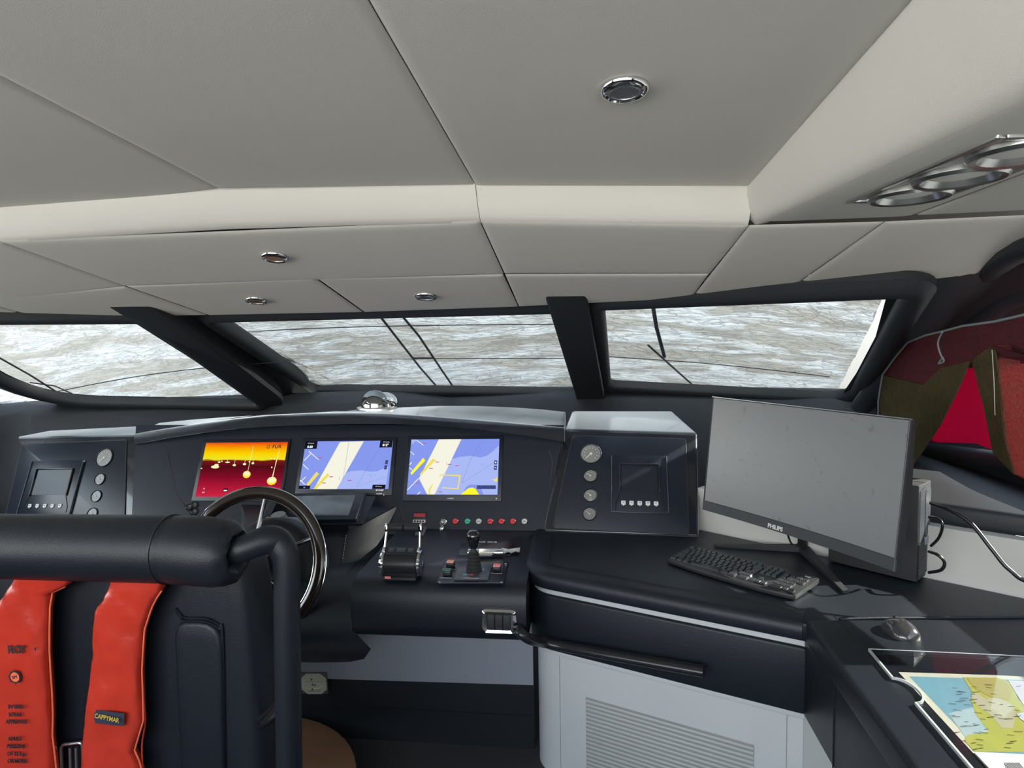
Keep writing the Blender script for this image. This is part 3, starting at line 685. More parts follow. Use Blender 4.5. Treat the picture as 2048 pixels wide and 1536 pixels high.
# chrome rocker-switch plate on the deck front
MF = FR((-.5, 2.11, .66), (1, 0, 0), (0, 0, 1))
a = loc(MF, 963, 1217); c = loc(MF, 1034, 1267); cx, cy, W_, H_ = (a.x + c.x) / 2, (a.y + c.y) / 2, abs(c.x - a.x), abs(a.y - c.y)
M = MF @ T(cx, cy, 0)
sw = thing('switch_plate', 'chrome framed plate with three black rocker switches on the console front', 'switch', M.to_translation())
b = nb(); iw, ih = W_ * .34, H_ * .33
secs = []
for sxx, syy in ((1, 1), (-1, 1), (-1, -1), (1, -1)):
    pass
def rr2(hw, hh, r, z, seg=4): return [V((p.x, p.y, z)) for p in rpoly([V((hw, hh, 0)), V((-hw, hh, 0)), V((-hw, -hh, 0)), V((hw, -hh, 0))], r, seg)]
L_ = [rr2(W_ / 2, H_ / 2, .018, -.002), rr2(W_ / 2, H_ / 2, .018, .006), rr2(W_ / 2 - .006, H_ / 2 - .006, .014, .013), rr2(iw + .008, ih + .008, .008, .016), rr2(iw, ih, .006, .012), rr2(iw, ih, .006, .002)]
loft(b, [[M @ p for p in s] for s in L_], closed=True, caps=False); mk('bezel', b, 'chrome', sw, angle=30)
for i in range(3):
    b = nb(); box(b, M, iw * .62, ih * 1.9, .012, ((i - 1) * iw * .66, 0, .006), .002); mk('rocker', b, 'matte_plastic', sw)

# ================================================================ DISPLAYS
def rectframe(M, pts):
    """pts: BL, BR, TR, TL pixels -> frame centred on the rectangle, width, height"""
    L = [loc(M, *p) for p in pts]; c = sum(L, V()) / 4
    wx = ((L[1] - L[0]).length + (L[2] - L[3]).length) / 2; hy = ((L[3] - L[0]).length + (L[2] - L[1]).length) / 2
    ux = ((L[1] - L[0]) + (L[2] - L[3])).normalized()
    return M @ T(c.x, c.y, 0) @ Matrix.Rotation(math.atan2(ux.y, ux.x), 4, 'Z'), wx, hy
def display(name, label, M, wx, hy, bz, thick=.012):
    t = thing(name, label, 'display', M.to_translation())
    b = nb(); box(b, M, wx + bz[0] + bz[1], hy + bz[2] + bz[3], thick + .01, ((bz[1] - bz[0]) / 2, (bz[3] - bz[2]) / 2, -.005 + .002), .003); mk('housing', b, 'gloss_panel', t)
    return t
def picture(t, M, wx, hy, shapes, z0=.0093, nm='chart_picture', boxpx=None):
    """flat coloured shapes of the screen picture; coordinates 0..1"""
    mats = []; b = nb()
    for k, (m, pts) in enumerate(shapes):
        if m not in mats: mats.append(m)
        face(b, [V(((u - .5) * wx, (v_ - .5) * hy, z0 + k * .00012)) for u, v_ in pts], mats.index(m), M)
    return mk(nm, b, mats, t, recalc=False)
def line(a, c, w):
    a = V((a[0], a[1], 0)); c = V((c[0], c[1], 0)); d = (c - a).normalized(); n = V((-d.y, d.x, 0)) * w / 2
    return [(a + n)[:2], (a - n)[:2], (c - n)[:2], (c + n)[:2]]
def inbox(x0, x1, y0, y1, s0=0.0, xb0=None):
    """zoomed-photo pixel -> 0..1 (xb0: left edge at the bottom)"""
    def f(p):
        v_ = 1 - (p[1] - y0) / (y1 - y0); l = x0 if xb0 is None else xb0 + (x0 - xb0) * v_
        return (min(1, max(0, (p[0] - l) / (x1 - l))), min(1, max(0, v_)))
    return f

# --- starboard chart display
M3, w3, h3 = rectframe(MP, [(815, 990), (997, 990), (998, 879), (823, 880)])
d3 = display('chart_display', 'display nearest the gauges, chart with yellow piers and a Stop Panning box', M3, w3, h3, (.018, .018, .03, .018))
f = inbox(252, 1308, 118, 785, xb0=208)
def P_(*pts): return [f(p) for p in pts]
sh = [('scr_blue', [(0, 0), (1, 0), (1, 1), (0, 1)]),
      ('scr_light', P_((545, 785), (660, 545), (750, 362), (850, 335), (980, 325), (1090, 345), (1160, 325), (1230, 275), (1310, 195), (1302, 785))),
      ('scr_cream', P_((585, 118), (857, 118), (550, 785), (460, 785), (355, 595))),
      ('scr_light', P_((252, 118), (330, 118), (255, 180))),
      ('scr_brightyellow', P_((248, 530), (400, 345), (428, 378), (266, 552))),
      ('scr_yellow', P_((363, 545), (515, 355), (550, 378), (378, 560))),
      ('scr_blue', P_((905, 740), (935, 690), (975, 668), (1055, 670), (1100, 700), (1145, 785), (890, 785))),
      ('scr_brightyellow', P_((865, 785), (955, 712), (1000, 702), (1040, 715), (1088, 785))),
      ('scr_yellow', [f(p) for p in ((640, 546), (860, 556), (860, 572), (640, 560))]), ('scr_yellow', P_((845, 556), (860, 556), (838, 720), (822, 720))),
      ('scr_yellow', P_((640, 700), (835, 712), (835, 724), (640, 712))), ('scr_yellow', P_((603, 575), (612, 550), (640, 546), (640, 558), (620, 562), (612, 580))),
      ('scr_yellow', P_((480, 785), (476, 730), (490, 700), (530, 655), (520, 690), (495, 735), (495, 785))), ('scr_yellow', P_((1235, 605), (1275, 605), (1300, 570), (1300, 630), (1280, 635)))]
for a, c, m in (((320, 130), (402, 192), 'scr_white'), ((245, 268), (292, 312), 'scr_white'), ((238, 465), (270, 497), 'scr_white'), ((215, 735), (355, 592), 'scr_white'), ((240, 430), (262, 400), 'scr_white'), ((340, 785), (378, 752), 'scr_white')):
    sh.append((m, line(f(a), f(c), .009)))
for a, c in (((1090, 150), (985, 345)), ((985, 345), (875, 650)), ((1258, 402), (880, 652)), ((1090, 415), (1135, 445)), ((688, 395), (690, 440)), ((560, 365), (530, 395))):
    sh.append(('scr_line', line(f(a), f(c), .003)))
for a in ((415, 172), (815, 445), (340, 652), (500, 478), (575, 400), (620, 755), (725, 432)):
    sh.append(('scr_red', P_((a[0] - 22, a[1] - 5), (a[0] + 22, a[1] - 5), (a[0] + 22, a[1] + 4), (a[0] - 22, a[1] + 4))))
sh += [('scr_slate', P_((1258, 383), (1293, 383), (1291, 432), (1256, 432))), ('scr_slate', P_((1257, 447), (1292, 447), (1291, 496), (1255, 496))), ('scr_slate', P_((1060, 678), (1287, 678), (1286, 722), (1058, 722))),
       ('scr_white', P_((1265, 404), (1285, 404), (1285, 411), (1265, 411))), ('scr_white', P_((1271, 397), (1279, 397), (1279, 418), (1271, 418))), ('scr_white', P_((1265, 468), (1285, 468), (1285, 475), (1265, 475)))]
picture(d3, M3, w3, h3, sh)
u, v_ = f((1178, 700)); text('Stop Panning', M3 @ T((u - .5) * w3, (v_ - .5) * h3, .0122), .010, 'scr_white', d3, ext=0)
text('GARMIN', M3 @ T(-.005, -h3 / 2 - .018, .009), .008, 'print_white', d3, bold=.0002, ext=0)
b = nb(); cyl(b, M3 @ T(w3 / 2 - .005, -h3 / 2 - .018, .0085), .0035, .0015, 16); mk('power_key', b, 'print_white', d3)

# --- middle chart display
M2_, w2, h2 = rectframe(MP, [(600, 979), (779, 979), (786, 882), (612, 884)])
d2 = display('chart_display', 'middle display above the steering pod, chart with speed and heading boxes', M2_, w2, h2, (.018, .018, .03, .018))
f = inbox(1135, 1978, 108, 578, xb0=1083)
sh = [('scr_blue', [(0, 0), (1, 0), (1, 1), (0, 1)]),
      ('scr_light', P_((1465, 578), (1530, 430), (1600, 405), (1700, 400), (1790, 412), (1850, 408), (1960, 365), (1950, 578))),
      ('scr_cream', P_((1470, 118), (1700, 112), (1465, 578), (1235, 578))),
      ('scr_yellow', P_((1155, 535), (1255, 410), (1280, 432), (1180, 550))), ('scr_yellow', P_((1225, 578), (1365, 425), (1385, 445), (1260, 578)))]
for a, c, m in (((1170, 208), (1268, 290), 'scr_white'), ((1190, 232), (1128, 300), 'scr_white'), ((1120, 340), (1175, 390), 'scr_white'), ((1095, 490), (1145, 535), 'scr_white'), ((1150, 460), (1100, 505), 'scr_white')):
    sh.append((m, line(f(a), f(c), .010)))
for a, c in (((1557, 112), (1535, 370)), ((1535, 370), (1520, 490)), ((1850, 190), (1660, 555)), ((1935, 465), (1660, 560)), ((1780, 430), (1800, 470)), ((1490, 455), (1485, 492))):
    sh.append(('scr_line', line(f(a), f(c), .003)))
for a in ((1282, 275), (1590, 495), (1405, 460), (1335, 520)):
    sh.append(('scr_red', P_((a[0] - 18, a[1] - 4), (a[0] + 18, a[1] - 4), (a[0] + 18, a[1] + 4), (a[0] - 18, a[1] + 4))))
sh += [('scr_black', P_((1133, 108), (1255, 108), (1247, 185), (1120, 185))), ('scr_black', P_((1860, 108), (1980, 108), (1975, 178), (1855, 178))), ('scr_black', P_((1083, 545), (1200, 545), (1198, 578), (1080, 578))), ('scr_black', P_((1822, 538), (1950, 538), (1948, 578), (1818, 578))),
       ('scr_slate', P_((1926, 302), (1952, 302), (1950, 342), (1924, 342))), ('scr_slate', P_((1921, 352), (1947, 352), (1945, 392), (1919, 392)))]
picture(d2, M2_, w2, h2, sh)
def at2(p): u, v_ = f(p); return M2_ @ T((u - .5) * w2, (v_ - .5) * h2, .0122)
text('0.00', at2((1182, 166)), .016, 'scr_white', d2, ext=0, bold=.0006); text('GPS Speed', at2((1190, 130)), .007, 'scr_white', d2, ext=0)
text('012\u00b0', at2((1914, 155)), .016, 'scr_white', d2, ext=0, bold=.0006); text('GPS Heading', at2((1917, 124)), .006, 'scr_white', d2, ext=0)
text('5m', at2((1142, 562)), .007, 'scr_white', d2, ext=0); text('GPS Position', at2((1882, 555)), .006, 'scr_white', d2, ext=0)
mm = M2_ @ T(w2 / 2 - .042, -h2 / 2 - .006, .0095); text("43\u00b019.707'", mm, .009, 'scr_white', d2, ext=0, bold=.0003); text("N 3.048'", mm @ T(0, -.016, 0), .008, 'scr_white', d2, ext=0)
b = nb(); cyl(b, M2_ @ T(w2 / 2 - .02, -h2 / 2 - .028, .0085), .003, .0015, 14); mk('power_key', b, 'print_white', d2)

# --- thermal camera display
M1, w1, h1 = rectframe(MP, [(395, 994), (565, 994), (573, 885), (412, 887)])
d1 = display('thermal_display', 'display showing a red and yellow thermal camera view of moored boats', M1, w1, h1, (.018, .012, .02, .018))
d1['category'] = 'display'
f = inbox(155, 940, 128, 655, xb0=68)
def blob(cx, cy, rx, ry, n=10): return P_(*[(cx + rx * math.cos(a), cy + ry * math.sin(a)) for a in [2 * math.pi * i / n + .3 for i in range(n)]])
sh = [('scr_thermal', [(0, 0), (1, 0), (1, 1), (0, 1)])]
for cx, cy, rx, ry, mx_, mh in ((255, 368, 42, 16, None, 0), (268, 350, 22, 12, None, 0), (293, 322, 14, 8, 293, 300), (320, 314, 8, 6, None, 0), (378, 324, 24, 7, 376, 298), (447, 353, 17, 11, 452, 295), (548, 344, 17, 11, 553, 300), (630, 336, 14, 10, 632, 298), (822, 377, 7, 8, None, 0), (838, 297, 7, 7, None, 0), (806, 292, 6, 5, None, 0), (595, 322, 8, 7, None, 0), (120, 383, 10, 5, None, 0)):
    sh.append(('scr_hot', blob(cx, cy, rx, ry)))
    if mx_: sh.append(('scr_hot', line(f((mx_, mh)), f((cx, cy)), .004)))
sh += [('scr_hotyellow', blob(582, 445, 40, 36)), ('scr_hot', blob(582, 436, 34, 24)), ('scr_hot', line(f((618, 170)), f((588, 430)), .005)),
       ('scr_hotyellow', blob(842, 508, 50, 40)), ('scr_hot', blob(842, 498, 44, 28)), ('scr_hot', line(f((875, 215)), f((838, 490)), .006)), ('scr_hot', line(f((858, 300)), f((848, 490)), .005)),
       ('scr_black', P_((360, 578), (408, 578), (406, 610), (356, 610))), ('scr_white', P_((365, 592), (400, 592), (398, 604), (363, 604)))]
picture(d1, M1, w1, h1, sh, z0=.0093, nm='thermal_picture')
def at1(p, z=.0132): u, v_ = f(p); return M1 @ T((u - .5) * w1, (v_ - .5) * h1, z)
text('FLIR', at1((846, 176)), .026, 'print_black', d1, ext=0, bold=.0004, name='logo_lettering')
b = nb(); Mq = at1((765, 176)) @ Matrix.Rotation(.785, 4, 'Z')
for k_ in ((0, .007), (0, -.007), (.007, 0), (-.007, 0)): box(b, Mq, .0105 if k_[0] == 0 else .003, .003 if k_[0] == 0 else .0105, .0004, (k_[0], k_[1], 0))
mk('logo_diamond', b, 'print_black', d1)
Mq = at1((158, 600)); b = nb()
for i in range(24): box(b, Mq @ Matrix.Rotation(i * math.pi / 12, 4, 'Z'), .0012, .003, .0004, (0, .0205, 0))
mk('compass_ring', b, 'print_black', d1); text('N', Mq @ T(0, .010, 0), .010, 'scr_white', d1, ext=0); text('0.8', Mq @ T(0, -.008, 0), .010, 'scr_white', d1, ext=0)
# second small camera unit, dark, at the port end of the panel
q = pan(385, 1022); M = MP @ T(q.x, q.y, 0)
b = nb()
for dx, dy in ((-.02, .018), (.005, .028), (.012, -.004)): lathe(b, M @ T(dx, dy, 0), [(.017, 0), (.017, .006), (.013, .009), (.011, .005), (.001, .004)], 24)
mk('dial_cluster', b, 'black_plastic', ip)

# --- touch display lying on the steering pod
P0 = PZ(700, 1038, .868); up_t = V((0, .20, .115)).normalized()
MT = FR(P0, (1, 0, 0), up_t)
Mt, wt, ht = rectframe(MT, [(515, 1038), (700, 1037), (738, 985), (556, 991)])
td = thing('touch_display', 'unlit inclined glass touch display behind the steering wheel', 'display', Mt.to_translation())
b = nb(); box(b, Mt, wt + .01, ht + .01, .03, (0, 0, -.013), .005, 3); mk('housing', b, 'gloss_panel', td)
b = nb(); box(b, Mt, wt * .84, ht * .80, .001, (0, .0, .0025)); mk('screen', b, 'gloss_black', td)
b = nb(); prism(b, [Mt @ V(p) for p in ((-wt / 2 - .02, -ht / 2 - .012, -.02), (wt / 2 + .03, -ht / 2 - .012, -.02), (wt / 2 + .05, ht / 2, -.02), (-wt / 2 - .03, ht / 2, -.02))], (0, .004, -.012), .004); mk('plinth', b, 'black_leather', td)

# --- grey remote controller
Mr = FR(PZ(577, 1044, .872), (1, 0, 0), V((0, 1, .25)))
rc = thing('remote_controller', 'small grey controller with a round knob resting below the touch display', 'controller', Mr.to_translation())
b = nb(); box(b, Mr, .215, .05, .022, (0, 0, .0), .004, 2); mk('body', b, 'grey_plastic', rc)
b = nb(); lathe(b, Mr @ T(-.045, .008, .010), [(.036, 0), (.036, .003), (.031, .005), (.031, .018), (.029, .021), (.005, .022), (.001, .022)], 32); mk('knob', b, 'grey_plastic', rc)
b = nb(); box(b, Mr, .012, .010, .001, (.062, .006, .0115)); mk('marking', b, 'dial_grey', rc)

# --- compass dome on the hood
c0 = PY(750, 823, 3.08)
cp = thing('compass', 'chrome domed magnetic compass standing on the console hood', 'compass', c0 + V((0, 0, -.012)))
Mc = T(*(c0 + V((0, .03, -.002)))) @ Matrix.Diagonal((1, .8, 1.3, 1))
b = nb(); lathe(b, Mc, [(.104, -.01), (.106, .008), (.104, .016), (.098, .018)], 48); mk('base_ring', b, 'brushed_steel', cp)
Mcc = Mc @ T(.008, .035, .012)
b = nb(); lathe(b, Mcc, [(.094, 0), (.094, .018), (.088, .036), (.070, .052), (.045, .060), (.001, .062)], 40); mk('hood_shell', b, 'chrome', cp)
b = nb(); lathe(b, Mc @ T(-.002, -.022, .012), [(.072, 0), (.071, .018), (.064, .042), (.050, .058), (.030, .069), (.001, .073)], 40); mk('dome', b, 'smoked_dome', cp)
b = nb(); tube(b, [Mc @ V((math.cos(a) * .074 - .002, -.022 + math.sin(a) * .074, .016)) for a in [i * math.pi / 20 for i in range(40)]], .004, 8, loop=True); mk('card_ring', b, 'brushed_steel', cp)

# ================================================================ INSTRUMENT PODS
def gauge(M, R, parent, proto=None, needle=225, ticks=25, span=(-135, 135)):
    if proto is not None:
        g = copytree(proto, parent); g.matrix_local = T(*(-parent.location)) @ M; return g
    b = nb(); lathe(b, I4, [(R, -.002), (R, .004), (R * .95, .0065), (R * .90, .005), (R * .89, .001)], 36); g = mk('gauge', b, 'black_plastic', parent, local=True)
    b = nb(); lathe(b, I4, [(R * .90, .0), (R * .90, .0022), (.001, .0022)], 36); mk('dial', b, 'dial_grey', g, local=True)
    b = nb()
    for i in range(ticks):
        a = math.radians(span[0] + (span[1] - span[0]) * i / (ticks - 1)); Lk = .14 if i % 4 == 0 else .08
        box(b, Matrix.Rotation(-a, 4, 'Z'), R * .022, R * Lk, .0004, (0, R * (.84 - Lk / 2), .0025))
        if i % 4 == 0: box(b, Matrix.Rotation(-a, 4, 'Z'), R * .09, R * .08, .0004, (0, R * .60, .0025))
    mk('markings', b, 'dial_mark', g, local=True)
    b = nb(); box(b, Matrix.Rotation(-math.radians(needle), 4, 'Z'), R * .07, R * .62, .001, (0, R * .24, .004)); lathe(b, I4, [(R * .12, .002), (R * .12, .005), (.0005, .0055)], 16); mk('needle', b, 'dial_mark', g, local=True)
    b = nb(); tube(b, [V((math.cos(a) * R * .97, math.sin(a) * R * .97, .005)) for a in [math.radians(10 + 8 * i) for i in range(7)]], R * .022, 6); mk('rim_highlight', b, 'chrome', g, local=True)
    g.matrix_local = T(*(-parent.location)) @ M; return g
protos = {}
def instrument_pod(label, A, B, C, D, depth, dz, gpx, cpx, inner, panpx, kx):
    """A,B top left/right; C,D bottom right/left (world)."""
    pn_ = (C - D).cross(A - D).normalized(); B = EYE + (B - EYE) * ((D - EYE).dot(pn_) / (B - EYE).dot(pn_))
    t = thing('instrument_pod', label, 'instrument pod', (A + B + C + D) / 4 - V((0, 0, .2)))
    n = ((B - A).cross(D - A)).normalized(); n = -n if n.dot(EYE - A) < 0 else n
    M = FR(D, C - D, A - D)
    if (M.to_3x3() @ V((0, 0, 1))).dot(n) < 0: print('pod flip')
    # leather body: wedge going forward
    bk = [V((A.x + .03, A.y + depth, A.z + dz)), V((B.x - .05, A.y + depth + (B.y - A.y) * .6, A.z + dz)), V((C.x, C.y + depth + .3, C.z)), V((D.x, D.y + depth + .3, D.z))]
    b = nb()
    vs = [b.verts.new(p) for p in (A, B, C, D)] + [b.verts.new(p) for p in bk]
    for q in ((0, 1, 2, 3), (4, 5, 6, 7), (0, 1, 5, 4), (1, 2, 6, 5), (2, 3, 7, 6), (3, 0, 4, 7)): b.faces.new([vs[i] for i in q])
    bmesh.ops.recalc_face_normals(b, faces=b.faces[:]); bev(b, .014, 4)
    mk('leather_body', b, 'smooth_leather', t, angle=50)
    L = [loc(M, *p) for p in panpx]
    b = nb(); prism(b, [M @ V((p.x, p.y, .001)) for p in rpoly([V((p.x, p.y, 0)) for p in L], .012, 4)], n * .0035, .001); fp = mk('face_panel', b, 'panel_laminate', t)
    b = nb()
    seam = rpoly([V((p.x, p.y, 0)) for p in L], .012, 4); tube(b, [M @ V((p.x, p.y, .003)) for p in seam], .0022, 6, loop=True); mk('edge_bead', b, 'matte_plastic', t)
    for i, (x, y, kind) in enumerate(gpx):
        q = loc(M, x, y); Mg = M @ T(q.x, q.y, .006)
        if kind == 'tach':
            g = gauge(Mg, .050, t, protos.get('tach'), 225, 37)
        else:
            g = gauge(Mg, .0305, t, protos.get('small'), -50, 13, (-60, 60))
        protos.setdefault(kind, g)
        if kind == 'tach': g['label'] = 'large round tachometer'
    # autopilot control unit: cpx = outer plate BL,BR,TR,TL
    Mc_, wc_, hc_ = rectframe(M, cpx); Mc_ = Mc_ @ T(0, 0, .005)
    b = nb(); box(b, Mc_, wc_, hc_, .010, (0, 0, .002), .003); cu = mk('control_unit', b, 'panel_laminate', t)
    for s in (-1, 1):
        b = nb(); box(b, Mc_, .004, hc_ * .98, .007, (s * wc_ * .485, 0, .008), .0015); mk('side_rib', b, 'rib_plastic', cu)
    b = nb(); iw = wc_ * .33; 
    for s in (-1, 1): box(b, Mc_, .008, hc_ * .50, .012, (s * (iw + .004), hc_ * .09, .010), .003)
    box(b, Mc_, iw * 2, .008, .010, (0, hc_ * .345, .009), .002)
    for s in (-1, 1): tube(b, [Mc_ @ V((s * iw * 1.02, -hc_ * .17, .008)), Mc_ @ V((s * iw * 1.25, -hc_ * .36, .008)), Mc_ @ V((s * iw * 1.25, -hc_ * .46, .008))], .002, 6)
    mk('screen_surround', b, 'black_plastic', cu)
    b = nb(); box(b, Mc_, iw * 1.9, hc_ * .46, .002, (0, hc_ * .09, .0078)); mk('screen', b, 'gloss_panel', cu)
    for i in range(5):
        xx = (i - 2) * wc_ * kx; Mk = Mc_ @ T(xx, -hc_ * .34, .009)
        b = nb(); box(b, Mk, .020, .019, .008, (0, 0, 0), .003, 2, mi=0); box(b, Mk, .006, .004, .006, (0, -.011, 0), .001, 1, mi=0)
        for s in (-1, 0): box(b, Mk, .002, .005, .0006, (s * .004 + .002, .001, .0045), mi=1)
        mk('key', b, ['white_plastic', 'print_black'], cu)
    # creases of the laminate
    return t, M
ZT = 1.2
podR, MR = instrument_pod('black leather instrument pod between the chart displays and the big monitor', PZ(1129, 858, ZT), PZ(1396, 866, ZT), PZ(1399, 1075, .782), PZ(1087, 1064, .782), .45, .036,
    [(1182, 909, 'tach'), (1181, 953, 'small'), (1181, 992, 'small'), (1179, 1029, 'small')],
    [(1221, 1026), (1339, 1029), (1334, 914), (1222, 912)], None, [(1105, 1057), (1378, 1070), (1371, 878), (1145, 872)], .139)
podL, ML = instrument_pod('black leather instrument pod at the far port end, half behind the headrest', PY(32, 874, 3.06), PY(270, 869, 3.0), V((-2.13, 2.80, .782)), V((-2.72, 2.86, .782)), .40, .012,
    [(211, 916, 'tach'), (202, 959, 'small'), (195, 993, 'small'), (187, 1028, 'small')],
    [(38, 1030), (150, 1030), (168, 921), (66, 923)], None, [(2, 1075), (250, 1072), (254, 880), (46, 889)], .139)


# ================================================================ STEERING WHEEL
sw_ = thing('steering_wheel', 'large round glossy black steering wheel with thin metal spokes', 'steering wheel', WX)
RW = .296
b = nb(); secs = []
for i in range(96):
    a = 2 * math.pi * i / 96; c = V((math.cos(a), math.sin(a), 0))
    secs.append([MW @ (c * (RW - .022 + .025 * math.cos(t)) + V((0, 0, .016 * math.sin(t)))) for t in [2 * math.pi * j / 14 for j in range(14)]])
loft(b, secs, loop=True); mk('rim', b, 'dark_wood', sw_)
for rr_, zz, tt in ((RW - .046, .003, .0028), (RW + .0025, .002, .0022)):
    b = nb(); tube(b, [MW @ V((math.cos(a) * rr_, math.sin(a) * rr_, zz)) for a in [math.pi * i / 48 for i in range(96)]], tt, 8, loop=True); mk('rim_inlay', b, 'chrome', sw_)
for i in range(6):
    a = math.radians(84 - 60 * i); c = V((math.cos(a), math.sin(a), 0)); s_ = V((-math.sin(a), math.cos(a), 0))
    b = nb(); tube(b, [MW @ (c * .045 + V((0, 0, .012))), MW @ (c * .15 + V((0, 0, .004))), MW @ (c * (RW - .034))], .0075, 8); h = mk('spoke', b, 'gloss_black', sw_)
    b = nb(); tube(b, [MW @ (c * .06 + s_ * .0065 + V((0, 0, .0135))), MW @ (c * .15 + s_ * .0065 + V((0, 0, .008))), MW @ (c * (RW - .045) + s_ * .0065 + V((0, 0, .003)))], .0022, 6); mk('spoke_edge', b, 'chrome', h)
b = nb(); lathe(b, MW, [(.050, -.07), (.050, .0), (.060, .010), (.060, .024), (.056, .030), (.001, .031)], 40); mk('hub', b, 'dark_wood', sw_)
b = nb(); tube(b, [MW @ V((math.cos(a) * .0595, math.sin(a) * .0595, .024)) for a in [math.pi * i / 24 for i in range(48)]], .002, 6, loop=True); mk('hub_ring', b, 'chrome', sw_)
b = nb(); box(b, MW @ Matrix.Rotation(-.5, 4, 'Z'), .003, .07, .001, (0, 0, .032)); box(b, MW, .006, .008, .001, (0, -.004, .0325)); mk('hub_emblem', b, 'brushed_steel', sw_)

# ================================================================ THROTTLE, JOYSTICK, TRAY
tb = PZ(799, 1160, ZD); tw_ = .146
Mt0 = FR(tb + V((0, .04, 0)), (1, 0, 0), (0, 1, 0))
th = thing('throttle_control', 'twin engine throttle with black drum and upright chrome levers', 'throttle', tb)
Mx = Mt0 @ T(-tw_ / 2, 0, .048) @ Matrix.Rotation(math.pi / 2, 4, 'Y')
b = nb(); box(b, Mt0, tw_ * .86, .10, .012, (0, -.0, .006), .004); mk('base', b, 'matte_plastic', th)
b = nb(); lathe(b, Mx, [(.046, .012), (.050, .016), (.050, tw_ - .016), (.046, tw_ - .012)], 40); box(b, Mt0, tw_ * .84, .088, .03, (0, 0, .02), .004); mk('drum', b, 'black_plastic', th)
b = nb(); box(b, Mt0, .022, .001, .008, (-.040, -.0505, .012)); mk('label', b, 'pink_button', th)
for s in (-1, 1):
    Ms = Mt0 @ T(s * (tw_ / 2 - .006), 0, .048) @ Matrix.Rotation(math.pi / 2, 4, 'Y') @ T(0, 0, -.007)
    b = nb(); lathe(b, Ms, [(.030, -.001), (.046, .0), (.050, .005), (.046, .013), (.030, .015), (.020, .011), (.001, .011)] if s > 0 else [(.001, .002), (.030, .002), (.046, .0), (.050, .007), (.046, .014), (.03, .015)], 36); hh = mk('side_cap', b, 'chrome', th)
    b = nb(); x = s * (tw_ / 2 - .008)
    tube(b, [Mt0 @ V((x, .0, .085)), Mt0 @ V((x * 1.01, .012, .115)), Mt0 @ V((x * .97, .03, .165))], [.006, .0045, .0045], 8); mk('lever', b, 'chrome', th)
    b = nb(); box(b, Mt0 @ T(x, .012, .105) @ Matrix.Rotation(-.4, 4, 'X'), .010, .018, .03, (0, -.012, -.018), .003); mk('lever_foot', b, 'chrome', th)
    b = nb(); box(b, Mt0 @ T(x, .034, .170) @ Matrix.Rotation(-.25, 4, 'X'), .010, .020, .034, (0, 0, 0), .004); mk('lever_head', b, 'chrome', th)
    b = nb(); cyl(b, Mt0 @ T(s * .0015 if s > 0 else -(tw_ / 2 - .016), .034, .170) @ Matrix.Rotation(math.pi / 2, 4, 'Y'), .0135, tw_ / 2 - .0175, 24, bv=.002); mk('hand_grip', b, 'matte_plastic', th)
Mk = Mt0 @ T(0, -.008, .0965) @ Matrix.Rotation(.28, 4, 'X')
b = nb(); box(b, Mk, tw_ * .78, .045, .006, (0, 0, 0), .003); kp = mk('keypad', b, 'matte_plastic', th)
for dx, wd in ((-.036, .020), (0, .032), (.036, .020)):
    b = nb(); box(b, Mk, wd, .022, .003, (dx, 0, .003), .001); mk('key', b, 'rib_plastic', kp)
# little keypad on the deck beside the throttle
c4 = [PZ(829, 1073, ZD), PZ(846, 1073, ZD), PZ(854, 1057, ZD), PZ(835, 1057, ZD)]
kb = thing('keypad', 'small grey four key pad on the deck behind the throttle', 'keypad', c4[0]); b = nb(); prism(b, c4, (0, 0, .010), .002); mk('case', b, 'rib_plastic', kb)
b = nb()
for u in (.3, .7):
    for v_ in (.3, .7): p = lerp(lerp(c4[0], c4[1], u), lerp(c4[3], c4[2], u), v_); cyl(b, T(p.x, p.y, p.z + .010), .0045, .0015, 12)
mk('keys', b, 'black_plastic', kb)

jp = [PZ(873, 1168, ZD), PZ(1008, 1168, ZD), PZ(1017, 1125, ZD), PZ(891, 1125, ZD)]
jc = sum(jp, V()) / 4
js = thing('joystick_panel', 'black control panel with a ball topped joystick and lit square buttons', 'joystick', jc)
b = nb(); prism(b, rpoly([p + V((0, 0, -.001)) for p in jp], .008, 3), (0, 0, .006), .001); mk('plate', b, 'panel_laminate', js)
Mj = FR(jc, (1, 0, 0), (0, 1, 0))
def jl(px, py, z=ZD + .006): return PZ(px, py, z)
cc = [jl(908, 1161), jl(977, 1161), jl(986, 1129), jl(921, 1129)]
b = nb(); prism(b, cc, (0, 0, .010), .001); sp2 = mk('joystick_plate', b, 'rib_plastic', js)
c = PZ(948, 1141, ZD + .016)
b = nb(); prof = []
for i in range(6):
    r_ = .029 - .0022 * i; z_ = .0125 * i; prof += [(r_, z_), (r_ + .001, z_ + .004), (r_ - .004, z_ + .008), (r_ - .006, z_ + .0115)]
lathe(b, T(*c), [(.030, -.002)] + prof + [(.010, .078), (.009, .10), (.001, .10)], 28); mk('bellows', b, 'matte_plastic', js)
b = nb(); lathe(b, T(c.x, c.y + .004, c.z + .085), [(.001, -.004), (.013, -.003), (.018, .008), (.020, .020), (.0245, .032), (.026, .042), (.0235, .054), (.015, .062), (.001, .065)], 28); mk('ball_grip', b, 'gloss_black', js)
for x, y, m in ((901, 1133, 'orange_button'), (895, 1150, 'dark_green'), (994, 1141, 'pink_button')):
    p = jl(x, y); b = nb(); box(b, T(*p), .030, .030, .018, (0, 0, .009), .003); h = mk('button_housing', b, 'black_plastic', js)
    b = nb(); box(b, T(*p), .027, .025, .006, (0, .001, .019), .002); mk('lit_cap', b, m, h)
    b = nb(); box(b, T(*p), .045, .004, .0005, (0, -.028, .0)); mk('caption', b, 'print_white', h)
